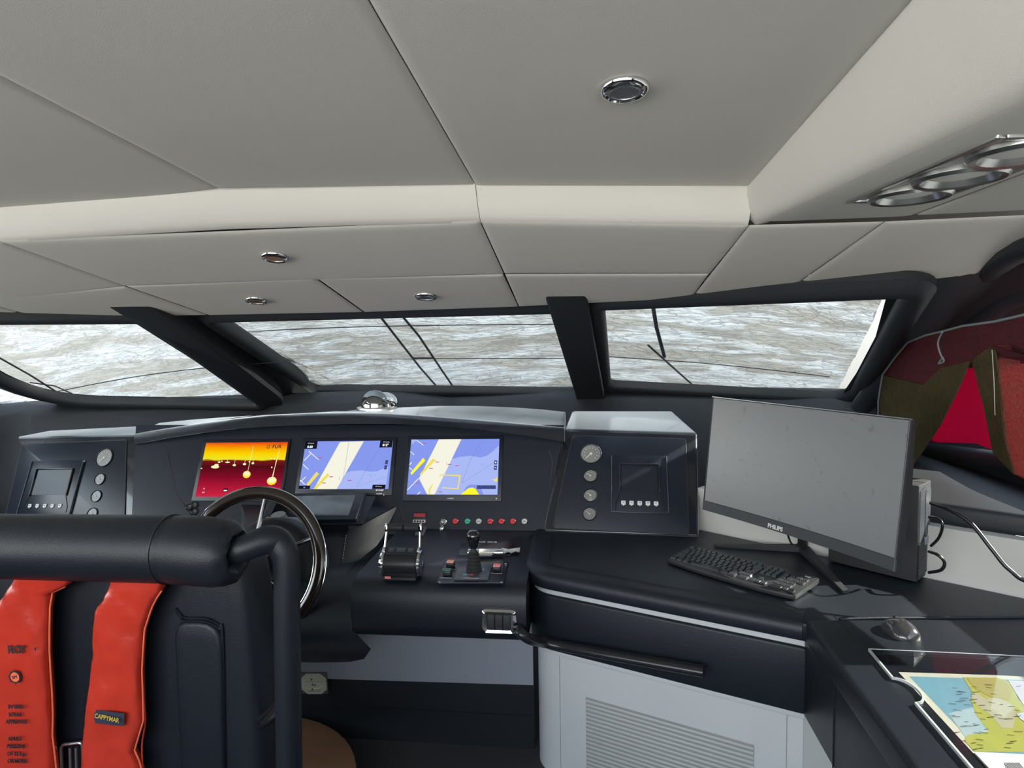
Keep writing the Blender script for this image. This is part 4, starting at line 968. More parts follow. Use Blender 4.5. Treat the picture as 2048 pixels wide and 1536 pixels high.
for x, y in ((895, 1128), (1012, 1128), (1003, 1165), (879, 1165)):
    p = jl(x, y); b = nb(); lathe(b, T(*p), [(.005, -.001), (.005, .001), (.003, .0025), (.0005, .0028)], 14); mk('screw', b, 'chrome', js)
for x, m in ((930, 'green_button'), (942, 'red_button')):
    p = jl(x, 1149, ZD + .0165); b = nb(); box(b, T(*p), .016, .008, .0006); mk('indicator', b, m, js)
for x in (932, 965):
    p = jl(x, 1139, ZD + .0168); b = nb()
    for q in range(4):
        tube(b, [p + V((math.cos(q * math.pi / 2), math.sin(q * math.pi / 2), 0)) * .006, p + V((math.cos((q + 1) * math.pi / 2), math.sin((q + 1) * math.pi / 2), 0)) * .006], .0007, 5)
    mk('direction_mark', b, 'print_white', js)
p = jl(942, 1156, ZD + .0166); b = nb(); box(b, T(*p), .055, .004, .0004); mk('caption', b, 'print_white', js)

tr = [PZ(916, 1111, ZD), PZ(1022, 1111, ZD), PZ(1028, 1087, ZD), PZ(925, 1087, ZD)]
ty = thing('storage_tray', 'shallow black tray let into the deck behind the joystick', 'tray', tr[0])
b = nb(); prism(b, [p + V((0, 0, -.001)) for p in tr], (0, 0, .004), .001); mk('tray_plate', b, 'black_plastic', ty)
text('AUX  DRIVE', FR(PZ(975, 1084, ZD + .004), (1, 0, 0), (0, 1, 0)), .015, 'print_white', ty, ext=0.0003)
fl0 = PZ(936, 1104, ZD + .02); fl1 = PZ(1006, 1104, ZD + .02); fl0.z = fl1.z = ZD + .018
fl = thing('wrapped_cylinder', 'shiny metal cylinder in clear plastic wrap lying on the tray behind the joystick', 'tube', fl0)
b = nb(); tube(b, [fl0, fl1], .0145, 20); mk('cylinder', b, 'chrome', fl)
b = nb(); tube(b, [fl0 + V((.045, 0, .0005)), fl1 - V((.022, 0, -.0005))], .0150, 14); mk('plastic_wrap', b, 'bag_plastic', fl)
b = nb(); e0 = PZ(1005, 1100, ZD + .01); 
for i in range(4):
    pass
secs = []
for i, (x, y, wd) in enumerate(((1003, 1101, .020), (1010, 1103, .026), (1018, 1104, .020), (1024, 1103, .024), (1032, 1102, .026), (1040, 1101, .024))):
    p = PZ(x, y, ZD + .008); secs.append([p + V((0, wd, .005 * (i % 2))), p + V((0, .3 * wd, .010)), p + V((0, -.3 * wd, .004)), p + V((0, -wd, .007 * ((i + 1) % 2)))])
loft(b, secs, closed=False, caps=False); mk('plastic_tail', b, 'bag_plastic', fl)

# clinometer on the white panel
MQ = FR((-1.0, 2.359, .4), (1, 0, 0), (0, 0, 1))
Mcl, wl, hl = rectframe(MQ, [(605, 1386), (657, 1386), (655, 1344), (603, 1344)])
cl = thing('clinometer', 'cream square clinometer with two yellow level vials on the white panel', 'clinometer', Mcl.to_translation())
b = nb(); box(b, Mcl, wl, hl, .010, (0, 0, .004), .003); mk('back_plate', b, 'bronze_corner', cl)
b = nb(); q = wl * .5; k_ = wl * .33; prism(b, [Mcl @ V(p) for p in ((-q * .96, -hl * .26, .009), (-k_ * .8, -hl * .48, .009), (k_ * .8, -hl * .48, .009), (q * .96, -hl * .26, .009), (q * .96, hl * .26, .009), (k_ * .8, hl * .48, .009), (-k_ * .8, hl * .48, .009), (-q * .96, hl * .26, .009))], -(MQ.to_3x3() @ V((0, 0, 1))) * -.002); mk('face_plate', b, 'plate_cream', cl)
for cyy, sag in ((hl * .24, 0), (-hl * .10, .012)):
    b = nb(); tube(b, [Mcl @ V((wl * .36 * t, cyy - sag * (1 - t * t) + (0 if sag else 0), .0125)) for t in [-1, -.75, -.5, -.25, 0, .25, .5, .75, 1]], .0036, 8); vv = mk('level_vial', b, 'vial_yellow', cl)
    b = nb(); box(b, Mcl, .004, .0075, .003, (-.006, cyy - sag, .0155)); mk('bubble', b, 'print_black', vv)
for i in range(11):
    b = nb() if i == 0 else b; box(b, Mcl, .0012, .005, .0004, ((i - 5) * wl * .06, hl * .10, .0112))
mk('scale_marks', b, 'print_black', cl)
text('SILVA', Mcl @ T(0, -hl * .05, .0112), .008, 'print_black', cl, bold=.0004)
text('30  20  10  0  10  20  30', Mcl @ T(0, -hl * .34, .0112), .0052, 'print_black', cl)

# ================================================================ HELM CHAIR
YH = 1.36
ch = thing('helm_chair', 'padded black leather helm chair seen from behind with bar frame', 'chair', (-1.3, 1.75, 0))
hp = [PY(-330, 1086, YH), PY(0, 1092, YH), PY(240, 1096, YH), PY(345, 1098, YH), PY(352, 1098, YH), PY(358, 1099, YH), PY(400, 1101, YH), PY(432, 1104, YH), PY(455, 1106, YH), PY(470, 1108, YH), PY(478, 1108, YH), PY(474, 1106, YH), PY(462, 1104, YH)]
rd = [.077, .078, .079, .0795, .0775, .080, .0805, .080, .076, .067, .052, .040, .032]
b = nb(); secs = []
for i, (p, r_) in enumerate(zip(hp, rd)):
    rip = [0, 0, 0, 0, 0, 0, 0, .0, .01, .03, .06, .10, .05][i]
    secs.append([p + V((0, math.cos(t) * r_ * (1 + rip * math.sin(7 * t)), math.sin(t) * r_ * (1 + rip * math.sin(7 * t)))) for t in [2 * math.pi * j / 44 for j in range(44)]])
loft(b, secs); hr = mk('headrest', b, 'black_leather', ch, angle=60)
b = nb(); p = hp[4]; tube(b, [p + V((-.012, math.cos(t) * .0805, math.sin(t) * .0805)) for t in [2 * math.pi * j / 44 for j in range(44)]], .0014, 5, loop=True); mk('stitching', b, 'black_vinyl', hr)
YPp = 1.40
pl = spline([PY(462, 1104, YH), PY(480, 1099, YH), PY(505, 1090, 1.37), PY(530, 1081, 1.385), PY(552, 1083, YPp), PY(568, 1103, YPp), PY(574, 1140, YPp), PY(574, 1200, YPp), PY(575, 1300, YPp), PY(579, 1540, YPp)], 6)
b = nb(); tube(b, pl + [V((pl[-1].x, pl[-1].y + .02, .45)), V((pl[-1].x, pl[-1].y + .15, .40))], [.031 + .004 * math.exp(-((i - 22) / 7) ** 2) for i in range(len(pl))] + [.031, .031], 24, upv=(0, 1, 0)); mk('frame_bar', b, 'black_leather', ch, angle=70)
b = nb(); xo = 2 * -1.3 - pl[-1].x
tube(b, spline([PY(-330, 1086, YH), V((xo - .02, 1.37, 1.21)), V((xo, YPp, 1.16)), V((xo, YPp, 1.0)), V((xo, YPp, .45)), V((xo, 1.55, .40))], 6), .031, 20, upv=(0, 1, 0)); mk('frame_bar', b, 'black_leather', ch, angle=70)
YB = 1.46
xr = PY(513, 1400, YB).x; xl = -2.6 - xr + .0
b = nb()
secs = []
def brow(z, x1, th, y0):
    pts = [V((xl, y0 + th, 0)), V((xl, y0, 0)), V((x1, y0, 0)), V((x1, y0 + th, 0))]
    return [V((p.x, p.y, z)) for p in rpoly(pts, .055, 6)]
for z, x1, th, y0 in ((.36, xr + .012, .10, YB + .01), (.42, xr + .012, .15, YB), (.6, xr + .008, .15, YB), (.8, xr + .004, .15, YB), (.95, xr - .004, .15, YB), (1.02, xr - .010, .15, YB), (1.065, xr - .016, .145, YB + .002), (1.095, xr - .028, .13, YB + .012), (1.112, xr - .05, .10, YB + .028), (1.118, xr - .08, .06, YB + .05)):
    secs.append(brow(z, x1, th, y0))
loft(b, secs); bk_ = mk('backrest', b, 'black_leather', ch, angle=60)
q = [PY(352, 1222, YB - .001), PY(362, 1560, YB - .001), PY(452, 1560, YB - .001), PY(446, 1238, YB - .001)]
def pad(b, pts, h, e, n):
    N = len(pts); rings = []; cc0 = sum(pts, V()) / N
    ar = sum((((pts[k] - cc0).cross(pts[(k + 1) % N] - cc0)).dot(n) for k in range(N))); sg = 1 if ar > 0 else -1
    for fr, hh in ((0, 0), (.15, .5), (.45, .85), (1, 1)):
        ring_ = []
        for k in range(N):
            t = (pts[(k + 1) % N] - pts[k - 1]).normalized(); o = n.cross(t).normalized()
            ring_.append(pts[k] + o * sg * e * fr + n * h * hh)
        rings.append(ring_)
    for fr in (.35, .7, .999): rings.append([lerp(p, cc0 + n * h, fr) for p in rings[3]])
    loft(b, rings, caps=False)
b = nb(); pad(b, [PY(x, y, YB - .001) for x, y in [(353, 1262), (360, 1246), (375, 1240), (400, 1240), (420, 1243), (434, 1252), (444, 1268), (449, 1300), (451, 1400), (454, 1570), (366, 1570), (358, 1400), (352, 1280)]], .013, .012, V((0, -1, 0))); mk('back_bolster', b, 'black_leather', bk_, angle=70)
for off in (0, 6):
    b = nb(); tube(b, spline([PY(350, 1216 + off, YB - .003), PY(358, 1226 + off, YB - .005), PY(367, 1235 + off, YB - .006), (PY(400, 1236 + off, YB - .006)), PY(420, 1240 + off, YB - .006), PY(438, 1252 + off, YB - .005), PY(446 - off * .4, 1275, YB - .004), PY(450 - off * .4, 1540, YB - .004)], 5), .0022, 6); mk('seam', b, 'black_leather', bk_)
b = nb(); box(b, I4, .66, .42, .15, (-1.34, 1.80, .50), .05, 4); mk('seat', b, 'black_leather', ch)
b = nb(); tube(b, spline([PY(505, 1446, 1.50), PY(528, 1440, 1.48), PY(550, 1422, 1.455), PY(568, 1400, 1.44), PY(580, 1394, 1.44)], 5), .019, 14); mk('bracket', b, 'gloss_black', ch)
b = nb(); tube(b, spline([PY(505, 1306, 1.58), PY(530, 1298, 1.64), PY(560, 1290, 1.72), PY(580, 1290, 1.80)], 5), .022, 14); mk('armrest', b, 'black_leather', ch)
b = nb(); lathe(b, T(-1.3, 1.75, 0), [(.24, .0), (.24, .025), (.10, .05), (.07, .08), (.07, .42), (.15, .43)], 32); mk('pedestal', b, 'brushed_steel', ch)
b = nb(); prism(b, [V((-1.25 + .45 * math.cos(a), 1.93 + .43 * math.sin(a), .060)) for a in [math.pi * i / 24 for i in range(25)]], (0, 0, .04), .006); box(b, I4, .2, .25, .05, (-1.27, 1.86, .045)); mk('footrest', b, 'teak', ch)
b = nb(); box(b, T(*PY(516, 1532, 1.50)), .022, .006, .02, (0, 0, 0)); mk('tag', b, 'print_white', ch)

# ================================================================ LIFE JACKET
YJ = 1.413
lj = thing('life_jacket', 'red inflatable life jacket draped over the back of the helm chair', 'life jacket', PY(130, 1500, YJ))
def lobe(rows, seed, th=.026):
    secs = []; N = 40
    ys = []
    for i in range(len(rows) - 1):
        for s in range(5):
            t = s / 5; ys.append([a * (1 - t) + c * t for a, c in zip(rows[i], rows[i + 1])])
    ys.append(rows[-1])
    for y, l, r_ in ys:
        A = PY(l, y, YJ); B = PY(r_, y, YJ); c = (A + B) / 2; hw = (B - A) / 2; s = []
        for j in range(N):
            t = 2 * math.pi * j / N; cx = math.cos(t); sn = math.sin(t)
            cc_ = math.copysign(abs(cx) ** .8, cx); ss = math.copysign(abs(sn) ** .45, sn)
            p = c + hw * cc_; n_ = noise.noise(V((p.x * 14 + seed, p.z * 9, seed))) * .009 + abs(noise.noise(V((p.x * 26 + seed, p.z * 15 + p.x * 12, seed + 5)))) * .009
            s.append(p + V((0, -ss * th + (n_ if sn > 0 else 0), 0)))
        secs.append(s)
    b = nb(); loft(b, secs); return b, ys
R_rows = [(1140, 232, 335), (1178, 222, 325), (1195, 214, 313), (1210, 200, 305), (1225, 194, 299), (1260, 192, 288), (1300, 190, 285), (1340, 185, 283), (1400, 180, 285), (1440, 176, 286), (1470, 172, 277), (1500, 169, 268), (1520, 167, 277), (1570, 163, 292)]
L_rows = [(1140, 45, 160), (1170, 28, 136), (1185, 16, 104), (1215, -6, 99), (1260, -30, 98), (1300, -42, 98), (1340, -45, 100), (1380, -45, 103), (1430, -45, 105), (1470, -42, 104), (1520, -40, 110), (1570, -38, 114)]
b, ysR = lobe(R_rows, 3.0); rl = mk('lobe', b, 'life_red', lj, angle=180)
b, ysL = lobe(L_rows, 9.0); ll = mk('lobe', b, 'life_red', lj, angle=180)
b = nb(); tube(b, spline([PY(95, 1150, YJ), PY(100, 1120, 1.47), PY(180, 1095, 1.55), PY(270, 1120, 1.47), PY(280, 1150, YJ)], 6), [.03] * 25, 12, flat=.6); mk('collar', b, 'life_red', lj)
for ys, side in ((ysR, 2), (ysL, 2)):
    b = nb(); tube(b, [PY(y[side] + 1, y[0], YJ - .004) for y in ys[6:]], .0022, 6); mk('piping', b, 'life_edge', lj)
b = nb(); tube(b, spline([PY(284, 1350, YJ + .01), PY(287, 1400, YJ + .005), PY(291, 1440, YJ + .005), PY(284, 1490, YJ + .005), PY(286, 1545, YJ)], 5), .0022, 6); mk('cord', b, 'life_red', lj)
TS = V((0, 0, 0))
def onj(px, py, d=.030, rz=0.0): return FR(PY(px, py, YJ - d), (1, 0, 0), (0, 0, 1)) @ Matrix.Rotation(rz, 4, 'Z')
for s_, x, y, sz in (('BV 0062', 31, 1414, .015), ('SOLAS', 30, 1429.5, .015), ('APPROVED', 33, 1444, .015), ('ADULT', 30, 1478, .015), ('PERSONS', 32, 1493, .015), ('OF 32 Kg-', 33, 1508, .015), ('OR MORE', 34, 1522.5, .015)):
    text(s_, onj(x, y, .031, .05), sz, 'print_black', ll, bold=.0002, sx=.82, ext=.0006)
text("ROI'", onj(33, 1300, .031, .04), .028, 'print_black', ll, bold=.0008, sx=.95, ext=.0006)
text("4", onj(70, 1298, .027, -.1), .013, 'print_black', ll, ext=.0006)
b = nb(); Mo = onj(30, 1354, .031); tube(b, [Mo @ V((math.cos(a) * .0145, math.sin(a) * .0145, 0)) for a in [math.pi * i / 16 for i in range(32)]], .0022, 6, loop=True); mk('emblem_ring', b, 'print_black', ll)
b = nb(); lathe(b, Mo, [(.0125, -.002), (.0125, .0006), (.0005, .0008)], 24); mk('emblem_disc', b, 'life_edge', ll)
text('SM', Mo @ T(0, 0, .0015) @ Matrix.Rotation(.3, 4, 'Z'), .012, 'print_black', ll)
for i in range(8):
    a = i * math.pi / 4
    if i == 0: b = nb()
    box(b, Mo @ Matrix.Rotation(a, 4, 'Z'), .0012, .004, .0008, (0, .019, 0))
mk('emblem_rays', b, 'print_black', ll)
def onlobe(px, py, l, r_, up_=.004):
    cx = max(-.985, min(.985, (px - (l + r_) / 2) / ((r_ - l) / 2))); sn = math.sqrt(1 - abs(cx) ** 2.5); return PY(px, py, YJ - .026 * sn ** .45 - up_)
b = nb(); rows = []
for i in range(15):
    u = i / 14; xx0 = 178.5 + (247.5 - 178.5) * u; xx1 = 180.5 + (249 - 180.5) * u
    rows.append([onlobe(xx0, 1445 + 8 * u, 176, 286, .006), onlobe((xx0 + xx1) / 2, 1431.5 + 8.5 * u, 176, 286, .007), onlobe(xx1, 1418 + 9 * u, 177, 286, .006)])
loft(b, rows, closed=False, caps=False); mk('name_label', b, 'navy_label', rl, recalc=False)
Mn = FR(PY(213, 1436.5, YJ - .0375), (1, -.07, 0), (0, 0, 1)) @ Matrix.Rotation(-.10, 4, 'Z'); text('CAPPYMAR', Mn, .0175, 'print_gold', rl, bold=.0002, sx=.80, shear=.15, ext=.0003)
b = nb(); tube(b, rpoly([PY(124, 1560, YJ + .02), PY(122, 1490, YJ + .02), PY(165, 1484, YJ + .02), PY(168, 1560, YJ + .02)], .012, 4), .0045, 8, loop=True); tube(b, [PY(140, 1495, YJ + .02), PY(142, 1560, YJ + .02)], .004, 8); tube(b, [PY(152, 1495, YJ + .02), PY(154, 1560, YJ + .02)], .004, 8); mk('buckle', b, 'brushed_steel', lj)

# ================================================================ STARBOARD CABINET AND WORKTOP
FD = V((.9195, -.393, 0)); FN = V((-.393, -.9195, 0))      # along the front, out of the front
def plan(inset, xl_=-.205, rr_=.09, xr_=.655):
    o = V((-.135, 2.22, 0)) - FN * inset; x_ = xl_ + inset
    yl = o.y + FD.y / FD.x * (x_ - o.x); yr = o.y + FD.y / FD.x * (xr_ - o.x)
    return rpoly([V((x_, 2.742, 0)), V((x_, yl, 0)), V((xr_, yr, 0)), V((xr_, 2.65, 0))], [0, rr_, 0, 0], 10)
cab = thing('side_cabinet', 'white louvred cabinet with black padded drawer band under the starboard worktop', 'cabinet', (.2, 2.3, 0))
def layer(name, z0, z1, inset, m, r=0, seg=2):
    b = nb(); prism(b, [p + V((0, 0, z0)) for p in plan(inset)], (0, 0, z1 - z0), r, seg); return mk(name, b, m, cab, angle=40)
body = layer('carcass', 0, .478, .022, 'white_paint'); layer('moulding', .470, .492, .012, 'white_paint', .003)
layer('drawer_front', .490, .700, 0, 'black_leather', .010, 3); layer('white_stripe', .698, .722, .010, 'white_paint')
of = V((-.135, 2.22, 0)) - FN * .0215
MCb = FR(of, FD, (0, 0, 1))
def cf(px, py): return loc(MCb, px, py)
tl = cf(1172, 1405); tr_ = cf(1508, 1478)
topz = (tl.y + tr_.y) / 2; bz_ = .07
b = nb(); wv = tr_.x - tl.x; cx = (tl.x + tr_.x) / 2
box(b, MCb, wv, topz - bz_, .002, (cx, (topz + bz_) / 2, .0005)); lv = mk('louvre_painted_shade', b, 'seam_shadow', body)  # flat dark sheet painted as the shade behind the slats
n_ = int((topz - bz_) / .0155); b = nb()
for i in range(n_): box(b, MCb @ T(cx, topz - .010 - i * .0155, .004) @ Matrix.Rotation(.35, 4, 'X'), wv, .0085, .004, (0, 0, 0), .001, 1)
mk('louvre_panel', b, 'white_paint', body)
for xx in (cf(1120, 1400).x, cf(1573, 1500).x):
    b = nb(); box(b, MCb, .002, .46, .001, (xx, .24, .0004)); mk('door_joint', b, 'seam_shadow', body)
wt_ = thing('worktop', 'black leather covered worktop with padded rolled edge carrying the monitor', 'worktop', (.4, 2.3, .722))
b = nb()
out_ = plan(-.012, rr_=.10)[:-1]
poly = out_ + [V((.665, 1.872, 0)), V((1.40, 1.935, 0)), V((1.50, 2.02, 0)), V((.52, 2.77, 0)), V((.30, 2.95, 0)), V((-.10, 2.95, 0))]
poly = [p for i, p in enumerate(poly) if i == 0 or (p - poly[i - 1]).length > .004]
prism(b, [p + V((0, 0, .722)) for p in poly], (0, 0, .060), .010, 3); mk('top', b, 'black_leather', wt_, angle=50)
rim = []
path = plan(.030, rr_=.07)[:-1]
path[0] = V((path[0].x, 2.66, 0)); rs = []
cen = [V((p.x, p.y, 0)) for p in path]
dense = []
for i in range(len(cen) - 1):
    n__ = max(1, int((cen[i + 1] - cen[i]).length / .05))
    for s in range(n__): dense.append(lerp(cen[i], cen[i + 1], s / n__))
dense.append(cen[-1]); tot = len(dense); secs = []
for i, p in enumerate(dense):
    a = dense[max(0, i - 1)]; c = dense[min(tot - 1, i + 1)]; t = (c - a).normalized(); s = V((t.y, -t.x, 0)); s = s if s.dot(V((-.5, -1, 0))) > 0 or (abs(t.x) < .3 and s.x < 0) else -s
    if abs(t.x) < .3: s = V((-1, 0, 0)) if s.x < 0 else s
    h = .016 * (1 - .55 * i / tot); e_ = .35 if i == 0 else (.8 if i == 1 else 1)
    z_ = .780
    secs.append([p + s * .048 * 1 + V((0, 0, z_ - .050)), p + s * .054 + V((0, 0, z_ - .025)), p + s * .046 + V((0, 0, z_ + h * .2 * e_)), p + s * .025 + V((0, 0, z_ + h * .85 * e_)), p + V((0, 0, z_ + h * e_)), p - s * .030 + V((0, 0, z_ + h * .9 * e_)), p - s * .042 + V((0, 0, z_ + h * .4 * e_)), p - s * .045 + V((0, 0, z_ - .004))])
b = nb(); loft(b, secs); mk('padded_edge', b, 'black_leather', wt_, angle=70)
# grab rail
def rl_(px, py, d): return PP(px, py, V((-.135, 2.22, 0)) + FN * d, FN)
pts = spline([PY(1036, 1258, 2.10), PY(1044, 1268, 2.07), PY(1062, 1279, 2.09), rl_(1100, 1287, .05), rl_(1200, 1306, .05), rl_(1300, 1324, .05), rl_(1408, 1343, .05)], 6)
gr = thing('grab_rail', 'long black grab rail curving along the front of the drawer band', 'handrail', pts[-1])
b = nb(); tube(b, pts, .0195, 16, flat=.85); mk('rail', b, 'gloss_rail', gr)
for px, py in ((1110, 1290), (1402, 1344)):
    p = rl_(px, py, .05); b = nb(); tube(b, [p, p - FN * .052], .008, 10); mk('bracket', b, 'gloss_rail', gr)

# ================================================================ CHART TABLE
ZC = .800
ct_ = thing('chart_table', 'black leather chart table with padded edge and white lower side', 'table', (1.05, 1.1, 0))
b = nb(); prism(b, [V((.640, 1.862, ZC - .075)), V((1.40, 1.925, ZC - .075)), V((1.58, 1.88, ZC - .075)), V((1.58, .25, ZC - .075)), V((.590, .25, ZC - .075))], (0, 0, .075), .016, 4); mk('table_top', b, 'black_leather', ct_, angle=50)
b = nb(); prism(b, [V((.652, 1.93, .485)), V((1.40, 1.93, .485)), V((1.56, 1.86, .485)), V((1.56, .3, .485)), V((.625, .3, .485))], (0, 0, .25), .006); mk('side_band', b, 'black_leather', ct_)
b = nb(); prism(b, [V((.656, 1.95, 0)), V((1.38, 1.95, 0)), V((1.55, 1.85, 0)), V((1.55, .32, 0)), V((.640, .32, 0))], (0, 0, .487)); mk('base', b, 'white_paint', ct_)
b = nb(); tube(b, [PZ(1663, 1227, ZC + .0006), PZ(1741, 1308, ZC + .0006)], .0012, 6); mk('seam', b, 'seam_black', ct_)
b = nb(); box(b, I4, .002, .003, .23, (.6465, 1.66, .60)); mk('seam', b, 'seam_black', ct_)
b = nb(); tube(b, [V((.74, 1.872, ZC - .003)), V((.85, 1.883, ZC - .001)), V((1.42, 1.925, ZC + .001))], .005, 10); mk('piping', b, 'black_leather', ct_)
# glass plate with finger notch
GZ = ZC + .006
gx, gy0, gy1, gx1 = PZ(1737, 1300, GZ).x, PZ(1737, 1300, GZ).y, .30, 1.56
nc = PZ(1786, 1380, GZ); ny = nc.y
out = [V((gx, gy0, 0)), V((gx1, gy0 - .02, 0)), V((gx1, gy1, 0)), V((gx - .04, gy1, 0))]
gl_x = lambda y: gx - .04 * (gy0 - y) / (gy0 - gy1)
notch = [V((gl_x(ny) + .033 * math.sin(t), ny - .052 * math.cos(t), 0)) for t in [math.pi * i / 14 for i in range(15)]]
poly = out + notch
gp = thing('glass_plate', 'clear plate with a finger notch covering the chart on the table', 'glass plate', (gx, gy0, ZC))
b = nb(); prism(b, [p + V((0, 0, ZC + .0035)) for p in poly], (0, 0, .0055)); mk('plate', b, 'clear_plate', gp)
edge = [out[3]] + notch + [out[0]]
b = nb(); loft(b, [[p + V((-.001, 0, ZC + .003)), p + V((-.001, 0, ZC + .0095)), p + V((.0035, 0, ZC + .0095)), p + V((.0035, 0, ZC + .003))] for p in edge]); mk('sunlit_edge', b, 'sunlit_glass_edge', gp)  # pale strip, sunlight on the plate's edge put into the colour
b = nb(); tube(b, [out[0] + V((0, 0, ZC + .0092)), out[1] + V((0, 0, ZC + .0092))], .0012, 6); mk('rear_edge', b, 'sunlit_glass_edge', gp)
# nautical chart under the plate
def zc(px, py, k=0): return PZ(px, py, ZC + .0008 + k * .00018)
def zm(x, y, k=0): return zc(1500 + x / 3.737, 1130 + y / 3.737, k)
CHX0, CHY0 = zm(1110, 800).x, zm(1110, 800).y
shp = [('chart_paper', [(1110, 800), (1800, 822), (2900, 870), (3600, 2200), (2560, 2300), (1770, 1517)]),
       ('chart_sea', [(1190, 832), (2800, 885), (3400, 2100), (2480, 2150), (1830, 1500)]),
       ('chart_shallow', [(1485, 1110), (1570, 1085), (1680, 1062), (1780, 1160), (1850, 1235), (1700, 1275), (1640, 1330)]),
       ('chart_land', [(1590, 838), (1850, 842), (1930, 870), (1975, 920), (2000, 1000), (2048, 1040), (2350, 1260), (2700, 1500), (2500, 1600), (2048, 1400), (1680, 1395), (1600, 1310), (1625, 1270), (1785, 1245), (1690, 1120), (1650, 1010), (1660, 950)]),
       ('chart_highland', [(1650, 965), (1700, 955), (1760, 1000), (1860, 990), (1950, 1040), (1990, 1100), (1965, 1220), (1880, 1215), (1800, 1120), (1690, 1045)]),
       ('chart_olive', [(1620, 845), (1840, 848), (1920, 880), (1960, 960), (1940, 1010), (1800, 985), (1690, 930)]),
       ('chart_lilac', [(1930, 862), (2400, 880), (2600, 1200), (2300, 1220), (2040, 1040), (1990, 960)]),
       ('chart_sealight', [(1990, 1110), (2100, 1090), (2300, 1250), (2100, 1200), (2020, 1150)])]
mats_ = [s[0] for s in shp]
b = nb()
for k_, (nm, pts) in enumerate(shp): face(b, [zm(x, y, k_) for x, y in pts], k_)
chart = mk('nautical_chart', b, mats_, recalc=False)
tag(chart, 'coloured nautical chart with blue sea and yellow land lying under clear plate', 'chart')
b = nb()
for i in range(60):
    x = 1500 + random.random() * 520; y = 880 + random.random() * 560
    p = zm(x, y, 10); box(b, T(*p) @ Matrix.Rotation(random.random() * .6 - .3, 4, 'Z'), .008 + random.random() * .010, .0012, .0002)
ss = mk('place_names', b, 'print_black', chart); ss['kind'] = 'stuff'
b = nb(); prism(b, [zm(1672, 1398, 11), zm(2500, 1440, 11), zm(3300, 2300, 11), zm(2480, 2250, 11)], (0, 0, .0006))
pp_ = mk('paper_sheet', b, 'paper_white'); tag(pp_, 'white paper sheet partly covering the lower edge of the nautical chart', 'paper')
b = nb()
for i in range(12): tube(b, [zm(1900 + i * 10, 1478, 14.8), zm(1935 + i * 13, 1560, 14.8)], .0007, 4)
q_ = mk('printed_lines', b, 'rib_plastic', pp_)

# ---------------- mouse
mp_ = PZ(1801, 1266, ZC); mo = thing('computer_mouse', 'small glossy dark grey computer mouse on the chart table', 'computer mouse', mp_)
b = nb(); secs = []
for i in range(17):
    t = i / 16; y = -.052 + .104 * t; wd = .041 * (1 - abs(2 * t - 1) ** 3.2) ** .5 * (1 - .10 * math.sin(math.pi * t)) + .001; h = .038 * max(0, math.sin(math.pi * (t * .9 + .1 * t * t))) ** .5 + .0008
    secs.append([V((math.cos(a) * wd, y, max(0, math.sin(a)) ** .75 * h)) for a in [math.pi * j / 16 for j in range(17)]])
loft(b, secs); Mm = T(*mp_) @ Matrix.Rotation(.12, 4, 'Z'); bmesh.ops.transform(b, matrix=Mm, verts=b.verts[:]); mk('shell', b, 'mouse_grey', mo, angle=60)
b = nb(); cyl(b, Mm @ T(-.004, .022, .032) @ Matrix.Rotation(math.pi / 2, 4, 'Y'), .007, .008, 16); mk('scroll_wheel', b, 'black_plastic', mo)

# ================================================================ COMPUTER
ZW = .783
TL_, TR_, BR_, BL_ = PY(1425, 793, 2.56), PY(1825, 838, 1.90), PY(1792, 1144, 1.85), PY(1405, 1019, 2.52)
mn = thing('computer_monitor', 'big unlit slightly curved computer monitor with smudged grey screen', 'monitor', PZ(1604, 1100, ZW))
nrm = (TR_ - BL_).cross(TL_ - BR_).normalized(); nrm = nrm if nrm.dot(EYE - TL_) > 0 else -nrm
def mpnt(u, v_, h=0):
    p = lerp(lerp(BL_, BR_, u), lerp(TL_, TR_, u), v_); return p + nrm * (h - .030 * (1 - (2 * u - 1) ** 2))
def mgrid(u0_, u1_, v0_, v1_, h, n=18):
    return [[mpnt(u0_ + (u1_ - u0_) * i / n, v, h) for v in (v0_, v1_)] for i in range(n + 1)]
b = nb(); secs = []
for i in range(19):
    u = i / 18; secs.append([mpnt(u, 0, 0), mpnt(u, 1, 0), mpnt(u, 1, -.012), mpnt(u, .85, -.022), mpnt(u, .5, -.035 - .02 * math.sin(math.pi * u)), mpnt(u, .15, -.025), mpnt(u, 0, -.014)])
loft(b, secs); mk('case', b, 'matte_plastic', mn, angle=40)
b = nb(); loft(b, mgrid(.010, .988, .085, .988, .0012), closed=False, caps=False); mk('screen', b, 'monitor_screen', mn, angle=180)
b = nb(); loft(b, mgrid(.0, 1, 0, .078, .0010), closed=False, caps=False); mk('chin', b, 'monitor_chin', mn, angle=180)
b = nb(); tube(b, [mpnt(i / 18, .998, .001) for i in range(19)], .0016, 6); mk('top_edge', b, 'brushed_steel', mn)
b = nb(); tube(b, [mpnt(.992, v / 8, .0015) for v in range(9)], .0018, 6); mk('side_edge', b, 'rib_plastic', mn)
xm = (BR_ - BL_).normalized(); ym = (TL_ - BL_).normalized()
pb = mpnt(.425, .028, .003); text('PHILIPS', FR(pb, mpnt(.45, .03) - mpnt(.40, .03), ym), .020, 'print_white', mn, bold=.0008)
apx = PZ(1606, 1102, ZW); 
def leg(a, c, wd0, wd1):
    d = (c - a).normalized(); s = V((-d.y, d.x, 0)); b = nb()
    loft(b, [[a + s * wd0, a - s * wd0, a - s * wd0 + V((0, 0, .022)), a + s * wd0 + V((0, 0, .022))], [c + s * wd1, c - s * wd1, c - s * wd1 + V((0, 0, .009)), c + s * wd1 + V((0, 0, .009))]]); bev(b, .002, 1); mk('stand_leg', b, 'matte_plastic', mn)
